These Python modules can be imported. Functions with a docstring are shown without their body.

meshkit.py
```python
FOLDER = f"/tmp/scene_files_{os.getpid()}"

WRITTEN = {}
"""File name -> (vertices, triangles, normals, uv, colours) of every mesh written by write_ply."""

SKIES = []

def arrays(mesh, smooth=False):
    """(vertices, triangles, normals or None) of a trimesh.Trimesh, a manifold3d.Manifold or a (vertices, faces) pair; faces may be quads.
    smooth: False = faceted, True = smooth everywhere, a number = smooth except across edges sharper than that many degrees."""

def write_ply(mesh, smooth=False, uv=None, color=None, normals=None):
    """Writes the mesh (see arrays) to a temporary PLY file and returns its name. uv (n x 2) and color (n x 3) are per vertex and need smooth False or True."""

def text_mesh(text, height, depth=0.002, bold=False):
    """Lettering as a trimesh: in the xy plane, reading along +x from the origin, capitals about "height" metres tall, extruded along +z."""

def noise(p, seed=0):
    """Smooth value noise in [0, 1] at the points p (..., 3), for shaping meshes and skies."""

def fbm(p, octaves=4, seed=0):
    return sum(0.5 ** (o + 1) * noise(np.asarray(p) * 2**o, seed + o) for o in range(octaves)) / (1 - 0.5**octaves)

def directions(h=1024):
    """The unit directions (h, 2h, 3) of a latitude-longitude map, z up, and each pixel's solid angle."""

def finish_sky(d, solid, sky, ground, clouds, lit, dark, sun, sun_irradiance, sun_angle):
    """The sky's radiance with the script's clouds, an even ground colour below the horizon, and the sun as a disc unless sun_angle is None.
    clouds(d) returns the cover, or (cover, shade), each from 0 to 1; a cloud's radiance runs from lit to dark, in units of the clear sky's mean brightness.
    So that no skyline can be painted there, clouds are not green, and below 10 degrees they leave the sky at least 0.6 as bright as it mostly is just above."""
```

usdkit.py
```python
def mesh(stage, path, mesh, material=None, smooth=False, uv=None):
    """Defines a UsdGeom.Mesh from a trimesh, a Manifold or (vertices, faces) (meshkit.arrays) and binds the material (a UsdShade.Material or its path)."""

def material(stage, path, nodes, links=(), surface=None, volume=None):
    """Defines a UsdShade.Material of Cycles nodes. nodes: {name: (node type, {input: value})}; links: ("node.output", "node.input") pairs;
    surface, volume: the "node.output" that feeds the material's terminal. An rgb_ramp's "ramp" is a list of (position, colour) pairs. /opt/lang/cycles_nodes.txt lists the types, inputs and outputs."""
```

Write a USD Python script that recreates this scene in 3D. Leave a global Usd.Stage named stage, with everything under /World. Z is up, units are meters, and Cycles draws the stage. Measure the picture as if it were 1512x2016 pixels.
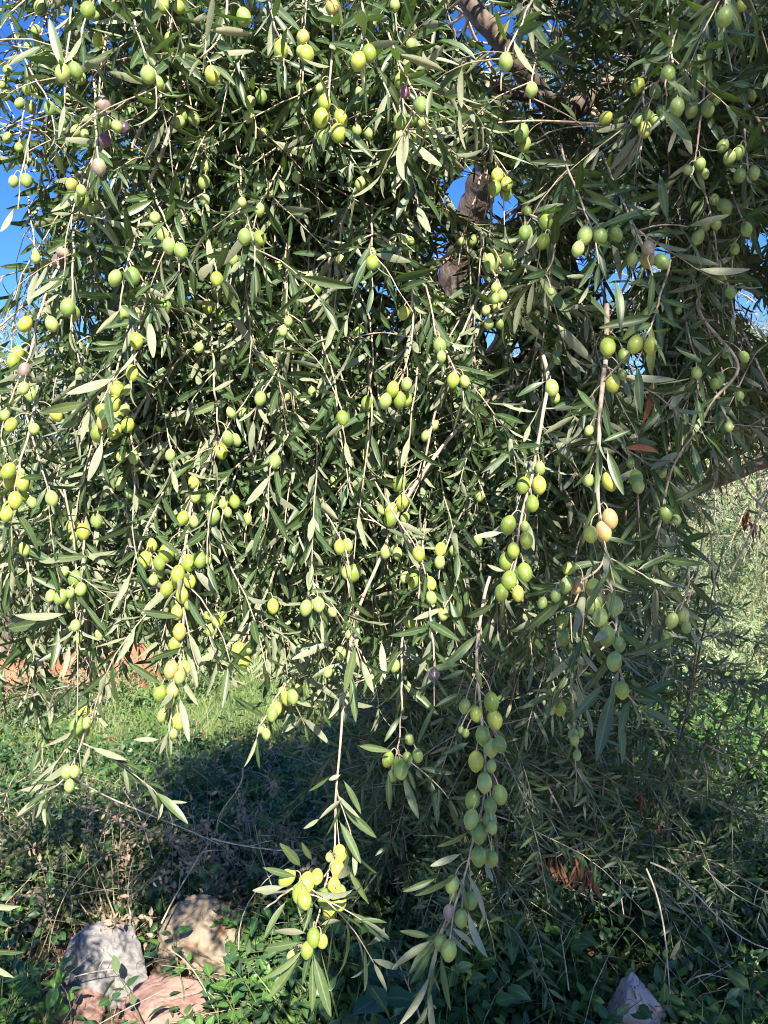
import math
import numpy as np, trimesh, usdkit, meshkit
from pxr import Usd, UsdGeom, UsdLux, UsdShade, Gf, Sdf, Vt

# ------------------------------------------------------------------ stage, camera, sky, sun, exposure
stage = Usd.Stage.CreateInMemory()
UsdGeom.SetStageUpAxis(stage, UsdGeom.Tokens.z)
UsdGeom.SetStageMetersPerUnit(stage, 1.0)
UsdGeom.Xform.Define(stage, '/World')
UsdGeom.Scope.Define(stage, '/World/Looks')
W0, H0, F0, CAMZ = 1512, 2016, 1516.0, 1.5
cam = UsdGeom.Camera.Define(stage, '/World/camera')
cam.CreateFocalLengthAttr(24.0)
cam.CreateHorizontalApertureAttr(24.0 * W0 / F0)
cam.CreateVerticalApertureAttr(24.0 * H0 / F0)
cam.CreateClippingRangeAttr(Gf.Vec2f(0.02, 500))
cam.CreateExposureAttr(EXPOSURE := 1.8)
cam.AddTranslateOp().Set(Gf.Vec3d(0, 0, CAMZ))
cam.AddRotateXOp().Set(90.0)

SUN_EL, SUN_AZ = math.radians(37), math.radians(170)          # azimuth from +y towards +x
SUN = np.array([math.sin(SUN_AZ) * math.cos(SUN_EL), math.cos(SUN_AZ) * math.cos(SUN_EL), math.sin(SUN_EL)])
sky_mat = usdkit.material(stage, '/World/Looks/sky_look', {
    'sky': ('sky_texture', {'sky_type': 'single_scattering', 'sun_disc': False, 'sun_elevation': SUN_EL, 'sun_rotation': math.atan2(SUN[0], SUN[1]),
                            'altitude': 1500.0, 'air_density': 1.0, 'aerosol_density': 0.35, 'ozone_density': 4.0}),
    'bg': ('background_shader', {'strength': 0.085}),
    'hs': ('hsv', {'saturation': 1.27, 'hue': 0.514, 'value': 1.0, 'fac': 1.0})}, [('sky.color', 'hs.color'), ('hs.color', 'bg.color')], surface='bg.background')
dome = UsdLux.DomeLight.Define(stage, '/World/sky')
UsdShade.MaterialBindingAPI.Apply(dome.GetPrim()).Bind(sky_mat)
sun = UsdLux.DistantLight.Define(stage, '/World/sun')
sun.CreateNormalizeAttr(True); sun.CreateIntensityAttr(1.1); sun.CreateAngleAttr(0.5); sun.CreateColorAttr(Gf.Vec3f(1.0, 0.93, 0.8))
_z = SUN; _x = np.cross([0, 0, 1], _z); _x /= np.linalg.norm(_x); _y = np.cross(_z, _x)
sun.AddTransformOp().Set(Gf.Matrix4d(*_x, 0, *_y, 0, *_z, 0, 0, 0, 0, 1))

# ------------------------------------------------------------------ helpers
rng = np.random.default_rng(11)
used = {}
def numbered(path):
    k = used.get(path, -1) + 1
    used[path] = k
    return path if k == 0 else f'{path}_{k:03d}'
def key(p, **kw):
    for k, v in kw.items():
        if v is not None: p.SetCustomDataByKey(k, v)
def thing(name, label, cat, loc=(0, 0, 0), group=None):
    x = UsdGeom.Xform.Define(stage, numbered('/World/' + name))
    x.AddTranslateOp().Set(Gf.Vec3d(*map(float, loc)))
    key(x.GetPrim(), label=label, category=cat, group=group)
    return x.GetPrim()
def part(name, mesh, mat, parent=None, smooth=False, uv=None, label=None, kind=None, cat=None, group=None, origin=None):
    """One Mesh prim under parent (or /World). mesh in world coordinates; origin = world place of the parent thing."""
    base = str(parent.GetPath()) if parent is not None else '/World'
    if origin is not None:
        v, f = (mesh if isinstance(mesh, tuple) else (mesh.vertices, mesh.faces))
        mesh = (np.asarray(v, float) - np.asarray(origin, float), f)
    m = usdkit.mesh(stage, numbered(base + '/' + name), mesh, M[mat], smooth=smooth, uv=uv)
    m.CreateDoubleSidedAttr(True)
    key(m.GetPrim(), label=label, kind=kind, category=cat, group=group)
    return m.GetPrim()
def unit(v):
    v = np.asarray(v, float)
    return v / np.maximum(np.linalg.norm(v, axis=-1, keepdims=True), 1e-9)
def U(px, py, d):
    px, py, d = np.broadcast_arrays(np.asarray(px, float), np.asarray(py, float), np.asarray(d, float))
    return np.stack([(px - W0 / 2) / F0 * d, d, CAMZ - (py - H0 / 2) / F0 * d], -1)
def proj(P):
    P = np.asarray(P, float); d = np.maximum(P[..., 1], 1e-3)
    return W0 / 2 + P[..., 0] / d * F0, H0 / 2 - (P[..., 2] - CAMZ) / d * F0
def join(ms):
    vs, fs, n = [], [], 0
    for v, f in ms:
        vs.append(v); fs.append(f + n); n += len(v)
    return np.vstack(vs), np.vstack(fs)
def tube(p, r, sides=5):
    p = np.asarray(p, float); k = len(p); r = np.broadcast_to(np.asarray(r, float), (k,))
    t = unit(np.gradient(p, axis=0))
    ref = np.array([1.0, 0, 0]) if abs(t[:, 0]).mean() < 0.7 else np.array([0, 1.0, 0])
    a = unit(np.cross(t, ref)); b = np.cross(t, a)
    ang = np.linspace(0, 2 * math.pi, sides, endpoint=False)
    v = p[:, None] + r[:, None, None] * (np.cos(ang)[None, :, None] * a[:, None] + np.sin(ang)[None, :, None] * b[:, None])
    i = np.arange(k - 1)[:, None] * sides; j = np.arange(sides)[None]; jn = (j + 1) % sides
    q = np.stack([i + j, i + jn, i + sides + jn, i + sides + j], -1).reshape(-1, 4)
    f = np.vstack([q[:, [0, 1, 2]], q[:, [0, 2, 3]]])
    v = np.vstack([v.reshape(-1, 3), p[:1], p[-1:]])
    c0, c1 = k * sides, k * sides + 1; e = (k - 1) * sides
    caps = [[c0, (x + 1) % sides, x] for x in range(sides)] + [[c1, e + x, e + (x + 1) % sides] for x in range(sides)]
    return v, np.vstack([f, caps])
def spline(p, n):
    p = np.asarray(p, float)
    if len(p) < 3: return p[0] + (p[-1] - p[0]) * np.linspace(0, 1, n)[:, None]
    from scipy.interpolate import CubicSpline
    s = np.concatenate([[0], np.cumsum(np.linalg.norm(np.diff(p, axis=0), axis=1))])
    return CubicSpline(s, p)(np.linspace(0, s[-1], n))
# a batch of leaves: every argument is an array over leaves
PROF = {
    'olive': ([0, .07, .22, .48, .75, .92, 1], [.03, .12, .72, 1, .78, .36, 0]),
    'low':   ([0, .08, .35, .75, 1], [.03, .15, 1, .72, 0]),
    'tiny':  ([0, .5, 1], [.03, 1, 0]),
    'ovate': ([0, .16, .3, .52, .78, 1], [.03, .06, .85, 1, .6, 0]),
    'round': ([0, .3, .36, .55, .8, 1], [.03, .03, .6, 1, .9, .2]),
    'blade': ([0, .3, .6, .85, 1], [.7, 1, .8, .5, 0]),
    'fine':  ([0, .06, .14, .26, .42, .6, .76, .89, .97, 1], [.04, .07, .38, .76, 1, .97, .77, .46, .2, 0]),
}
def leaves(P, D, N, L, Wd, bend, fold, prof='olive', twist=None, across=3):
    n = len(P)
    if n == 0: return np.zeros((0, 3)), np.zeros((0, 3), int), np.zeros((0, 2))
    D = unit(D); N = unit(N - (N * D).sum(1, keepdims=True) * D); S = np.cross(D, N)
    ts, ws = map(np.array, PROF[prof]); k = len(ts)
    L, Wd, bend, fold = (np.broadcast_to(np.asarray(x, float), (n,)) for x in (L, Wd, bend, fold))
    th = bend[:, None] * ts[None] ** 1.3                        # the leaf's own arc
    dt = np.diff(ts)
    mid = 0.5 * (th[:, 1:] + th[:, :-1])
    along = np.concatenate([np.zeros((n, 1)), np.cumsum(np.cos(mid) * dt, 1)], 1) * L[:, None]
    drop = np.concatenate([np.zeros((n, 1)), np.cumsum(np.sin(mid) * dt, 1)], 1) * L[:, None]
    C = P[:, None] + along[..., None] * D[:, None] - drop[..., None] * N[:, None]
    Nt = np.cos(th)[..., None] * N[:, None] + np.sin(th)[..., None] * D[:, None]
    St = np.broadcast_to(S[:, None], C.shape)
    if twist is not None:
        a = twist[:, None] * ts[None]
        St, Nt = np.cos(a)[..., None] * St + np.sin(a)[..., None] * Nt, np.cos(a)[..., None] * Nt - np.sin(a)[..., None] * St
    us = np.linspace(-1, 1, across)
    hw = 0.5 * Wd[:, None] * ws[None]
    V = C[:, :, None] + (hw[..., None] * us)[..., None] * St[:, :, None] + (fold[:, None, None] * hw[..., None] * np.abs(us) ** 1.4)[..., None] * Nt[:, :, None]
    i = np.arange(k - 1)[:, None] * across + np.arange(across - 1)[None]
    q = np.stack([i, i + 1, i + across + 1, i + across], -1).reshape(-1, 4)
    f = np.vstack([q[:, [0, 1, 2]], q[:, [0, 2, 3]]])
    # last row collapses to a tip
    F = (f[None] + (np.arange(n) * k * across)[:, None, None]).reshape(-1, 3)
    uv = np.broadcast_to(np.stack(np.meshgrid(ts, (us + 1) / 2, indexing='ij'), -1)[None, ..., ::-1], (n, k, across, 2))
    return V.reshape(-1, 3), F, uv.reshape(-1, 2)
def sm(mesh):                # smooth normals, done in one go for big leaf batches
    return mesh
# ------------------------------------------------------------------ materials
M = {}
def look(name, nodes, links, surface):
    M[name] = usdkit.material(stage, '/World/Looks/' + name, nodes, links, surface=surface)
def leaf_look(name, top, top2, under, under2, rough=0.42, trans=0.16, rnd='g.random_per_island', spec=0.5, rib=0.35, back_rough=0.75):
    look(name, {
        'g': ('geometry', {}), 'uv': ('attribute', {'attribute': 'st'}), 'oi': ('object_info', {}),
        'r1': ('rgb_ramp', {'ramp': [(0, top), (0.55, tuple((np.array(top) + top2) / 2)), (1, top2)]}),
        'r2': ('rgb_ramp', {'ramp': [(0, under), (1, under2)]}),
        'nz': ('noise_texture', {'scale': 260.0, 'detail': 5.0, 'roughness': 0.7}),
        'sx': ('separate_xyz', {}), 'su': ('math', {'math_type': 'subtract', 'value2': 0.5}), 'ab': ('math', {'math_type': 'absolute'}),
        'rr': ('rgb_ramp', {'ramp': [(0, (rib,) * 3), (0.035, (rib,) * 3), (0.09, (0, 0, 0)), (1, (0, 0, 0))]}),
        'mr': ('mix', {'mix_type': 'mix', 'color2': tuple(np.array(top2) * 2.0 + 0.03)}),
        'mb': ('mix', {'mix_type': 'mix'}), 'mv': ('hsv', {}), 'nm': ('math', {'math_type': 'multiply_add', 'value2': 1.0, 'value3': 0.5}),
        'ro': ('math', {'math_type': 'multiply_add', 'value2': back_rough - rough, 'value3': rough}),
        'p': ('principled_bsdf', {'specular_ior_level': spec}),
        't': ('translucent_bsdf', {}), 'tc': ('mix', {'mix_type': 'multiply', 'fac': 1.0, 'color2': (1.0, 1.0, 0.45)}), 'tg': ('hsv', {'value': 1.8, 'saturation': 1.15}),
        'mx': ('mix_closure', {'fac': trans})},
        [(rnd, 'r1.fac'), (rnd, 'r2.fac'), ('g.position', 'nz.vector'), ('uv.vector', 'sx.vector'), ('sx.x', 'su.value1'), ('su.value', 'ab.value1'), ('ab.value', 'rr.fac'),
         ('rr.color', 'mr.fac'), ('r1.color', 'mr.color1'), ('g.backfacing', 'mb.fac'), ('mr.color', 'mb.color1'), ('r2.color', 'mb.color2'),
         ('nz.fac', 'nm.value1'), ('nm.value', 'mv.value'), ('mb.color', 'mv.color'), ('mv.color', 'p.base_color'), ('g.backfacing', 'ro.value1'), ('ro.value', 'p.roughness'),
         ('r1.color', 'tg.color'), ('tg.color', 'tc.color1'), ('tc.color', 't.color'), ('p.BSDF', 'mx.closure1'), ('t.BSDF', 'mx.closure2')], 'mx.closure')
def solid_look(name, ramp, scale=30.0, rough=0.8, bump=0.3, bscale=None, detail=6.0, dist=0.004, spec=0.3, stretch=(1, 1, 1)):
    look(name, {'g': ('geometry', {}), 'mp': ('mapping', {'scale': stretch}), 'n': ('noise_texture', {'scale': scale, 'detail': detail, 'roughness': 0.6}), 'n2': ('noise_texture', {'scale': bscale or scale * 4, 'detail': 5.0}),
                'r': ('rgb_ramp', {'ramp': ramp}), 'b': ('bump', {'strength': bump, 'distance': dist}), 'p': ('principled_bsdf', {'roughness': rough, 'specular_ior_level': spec})},
         [('g.position', 'mp.vector'), ('mp.vector', 'n.vector'), ('mp.vector', 'n2.vector'), ('n.fac', 'r.fac'), ('r.color', 'p.base_color'), ('n2.fac', 'b.height'), ('b.normal', 'p.normal')], 'p.BSDF')
def olive_look(name, a, b, c, rough=0.33, speck=0.4, wr=0.0, bloom=0.17):
    look(name, {'g': ('geometry', {}), 'oi': ('object_info', {}), 'n': ('noise_texture', {'scale': 70.0, 'detail': 2.0}), 'v': ('voronoi_texture', {'scale': 620.0}),
                'ad': ('math', {'math_type': 'multiply_add', 'value2': 1.0}), 'of': ('math', {'math_type': 'multiply_add', 'value2': 0.7, 'value3': -0.35}),
                'r': ('rgb_ramp', {'ramp': [(0.2, a), (0.5, b), (0.8, c)]}), 'vr': ('rgb_ramp', {'ramp': [(0, (speck,) * 3), (0.16, (speck,) * 3), (0.28, (0, 0, 0)), (1, (0, 0, 0))]}),
                'm': ('mix', {'color2': (0.55, 0.56, 0.30)}), 'nb': ('noise_texture', {'scale': 210.0, 'detail': 4.0, 'roughness': 0.65}), 'rb': ('rgb_ramp', {'ramp': [(0.48, (0, 0, 0)), (0.75, (bloom,) * 3)]}), 'm2': ('mix', {'color2': (0.43, 0.50, 0.30)}),
                'ns': ('noise_texture', {'scale': 330.0, 'detail': 1.0}), 'rs': ('rgb_ramp', {'ramp': [(0.72, (0, 0, 0)), (0.77, (0.55,) * 3)]}), 'm3': ('mix', {'color2': (0.13, 0.09, 0.05)}), 'n3': ('noise_texture', {'scale': 500.0 if wr == 0 else 260.0, 'detail': 2.0}), 'bp': ('bump', {'strength': 0.08 + wr, 'distance': 0.001}),
                'p': ('principled_bsdf', {'roughness': rough, 'subsurface_weight': 0.0, 'sheen_weight': 0.12, 'sheen_roughness': 0.4, 'specular_ior_level': 0.45})},
         [('g.position', 'n.vector'), ('g.position', 'v.vector'), ('g.position', 'n3.vector'), ('oi.random', 'of.value1'), ('n.fac', 'ad.value1'), ('of.value', 'ad.value3'), ('ad.value', 'r.fac'), ('v.distance', 'vr.fac'), ('vr.color', 'm.fac'),
          ('r.color', 'm.color1'), ('g.position', 'nb.vector'), ('nb.fac', 'rb.fac'), ('rb.color', 'm2.fac'), ('m.color', 'm2.color1'), ('g.position', 'ns.vector'), ('ns.fac', 'rs.fac'), ('rs.color', 'm3.fac'), ('m2.color', 'm3.color1'), ('m3.color', 'p.base_color'), ('n3.fac', 'bp.height'), ('bp.normal', 'p.normal')], 'p.BSDF')
LT, LT2, LU, LU2 = (0.056, 0.096, 0.036), (0.132, 0.176, 0.068), (0.25, 0.27, 0.17), (0.37, 0.37, 0.24)
leaf_look('olive_leaf', LT, LT2, LU, LU2, rough=0.42, trans=0.28)
leaf_look('olive_leaf_single', LT, LT2, LU, LU2, rough=0.40, trans=0.28, rnd='oi.random')
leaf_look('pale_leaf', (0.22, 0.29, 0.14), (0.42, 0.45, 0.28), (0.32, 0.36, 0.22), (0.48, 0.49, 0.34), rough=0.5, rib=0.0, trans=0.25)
leaf_look('far_leaf', (0.07, 0.11, 0.05), (0.14, 0.18, 0.085), (0.24, 0.26, 0.16), (0.34, 0.34, 0.22), rough=0.5, rib=0.0)
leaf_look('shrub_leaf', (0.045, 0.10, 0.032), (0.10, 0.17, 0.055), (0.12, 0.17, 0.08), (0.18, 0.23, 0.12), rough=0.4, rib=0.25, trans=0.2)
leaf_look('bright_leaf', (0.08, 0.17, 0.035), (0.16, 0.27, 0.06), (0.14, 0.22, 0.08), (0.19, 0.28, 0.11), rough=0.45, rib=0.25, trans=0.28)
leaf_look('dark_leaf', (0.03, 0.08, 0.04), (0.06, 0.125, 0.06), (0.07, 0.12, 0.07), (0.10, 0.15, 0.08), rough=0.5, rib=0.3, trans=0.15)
leaf_look('bramble_leaf', (0.06, 0.11, 0.03), (0.27, 0.12, 0.055), (0.13, 0.13, 0.08), (0.25, 0.15, 0.09), rough=0.5, rib=0.2, trans=0.2)
leaf_look('dead_leaf', (0.22, 0.09, 0.045), (0.38, 0.21, 0.11), (0.25, 0.12, 0.07), (0.40, 0.26, 0.16), rough=0.7, rib=0.15, trans=0.1, spec=0.2)
leaf_look('dry_leaf', (0.30, 0.22, 0.15), (0.48, 0.38, 0.26), (0.32, 0.25, 0.18), (0.5, 0.4, 0.3), rough=0.8, rib=0.1, trans=0.15, spec=0.2)
leaf_look('yellow_leaf', (0.32, 0.30, 0.04), (0.42, 0.36, 0.06), (0.40, 0.36, 0.12), (0.45, 0.40, 0.15), rough=0.5, trans=0.2, rnd='oi.random')
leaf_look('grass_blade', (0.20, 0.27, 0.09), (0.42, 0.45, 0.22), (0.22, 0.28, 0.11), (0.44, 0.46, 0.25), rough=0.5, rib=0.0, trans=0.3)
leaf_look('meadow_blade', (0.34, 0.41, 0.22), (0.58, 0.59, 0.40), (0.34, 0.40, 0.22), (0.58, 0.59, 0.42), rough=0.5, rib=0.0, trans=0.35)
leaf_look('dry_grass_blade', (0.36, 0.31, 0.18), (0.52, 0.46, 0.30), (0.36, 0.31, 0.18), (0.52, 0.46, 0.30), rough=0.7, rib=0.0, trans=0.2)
solid_look('twig', [(0.3, (0.23, 0.16, 0.115)), (0.5, (0.40, 0.31, 0.225)), (0.7, (0.50, 0.43, 0.34))], scale=120.0, rough=0.75, bump=0.35, dist=0.001)
solid_look('bark', [(0.3, (0.075, 0.055, 0.045)), (0.5, (0.16, 0.12, 0.095)), (0.72, (0.26, 0.21, 0.175))], scale=45.0, rough=0.9, bump=0.8, bscale=110.0, dist=0.004, stretch=(1, 1, 0.35))
solid_look('dry_stem', [(0.3, (0.30, 0.24, 0.17)), (0.7, (0.55, 0.48, 0.36))], scale=60.0, rough=0.8, dist=0.001)
solid_look('grey_stone', [(0.25, (0.08, 0.075, 0.075)), (0.45, (0.17, 0.16, 0.155)), (0.62, (0.25, 0.235, 0.225)), (0.8, (0.33, 0.31, 0.28))], scale=14.0, bump=0.8, bscale=60.0, dist=0.008)
solid_look('tan_stone', [(0.25, (0.09, 0.07, 0.05)), (0.45, (0.19, 0.15, 0.11)), (0.58, (0.25, 0.20, 0.145)), (0.66, (0.30, 0.13, 0.06)), (0.9, (0.27, 0.225, 0.175))], scale=9.0, bump=0.8, bscale=55.0, dist=0.008)
solid_look('pink_stone', [(0.25, (0.11, 0.065, 0.055)), (0.45, (0.23, 0.14, 0.115)), (0.65, (0.31, 0.195, 0.16)), (0.85, (0.29, 0.225, 0.195))], scale=12.0, bump=0.8, bscale=60.0, dist=0.008)
solid_look('mauve_stone', [(0.25, (0.20, 0.16, 0.15)), (0.5, (0.36, 0.30, 0.29)), (0.8, (0.46, 0.39, 0.38))], scale=16.0, bump=0.7, bscale=70.0, dist=0.006)
solid_look('red_earth', [(0.25, (0.11, 0.05, 0.035)), (0.45, (0.25, 0.105, 0.055)), (0.6, (0.31, 0.15, 0.085)), (0.8, (0.33, 0.22, 0.16))], scale=3.5, bump=0.9, bscale=18.0, dist=0.03)
solid_look('soil', [(0.25, (0.055, 0.035, 0.025)), (0.5, (0.12, 0.075, 0.05)), (0.7, (0.20, 0.13, 0.09)), (0.9, (0.30, 0.21, 0.15))], scale=11.0, bump=0.9, bscale=45.0, dist=0.02)
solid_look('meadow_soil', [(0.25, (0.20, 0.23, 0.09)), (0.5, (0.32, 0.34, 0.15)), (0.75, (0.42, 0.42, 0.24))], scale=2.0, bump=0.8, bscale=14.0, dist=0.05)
solid_look('far_hill', [(0.3, (0.05, 0.075, 0.03)), (0.5, (0.10, 0.13, 0.05)), (0.7, (0.17, 0.18, 0.08))], scale=0.25, bump=0.8, bscale=1.2, dist=0.8)
olive_look('olive_green', (0.13, 0.21, 0.04), (0.205, 0.285, 0.065), (0.29, 0.36, 0.10), rough=0.40, bloom=.12)
olive_look('olive_yellow', (0.15, 0.22, 0.026), (0.245, 0.31, 0.035), (0.37, 0.39, 0.06), rough=0.37)
olive_look('olive_orange', (0.30, 0.31, 0.06), (0.37, 0.29, 0.085), (0.40, 0.24, 0.11))
olive_look('olive_blush', (0.36, 0.34, 0.09), (0.38, 0.22, 0.12), (0.28, 0.10, 0.10))
olive_look('olive_mauve', (0.30, 0.31, 0.10), (0.26, 0.19, 0.15), (0.17, 0.10, 0.12), rough=0.45)
olive_look('olive_purple', (0.05, 0.018, 0.04), (0.10, 0.035, 0.07), (0.20, 0.09, 0.13), rough=0.4, speck=0.1, wr=0.5)
olive_look('olive_black', (0.02, 0.012, 0.025), (0.035, 0.02, 0.04), (0.07, 0.04, 0.07), rough=0.35, speck=0.05, wr=0.5)
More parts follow.
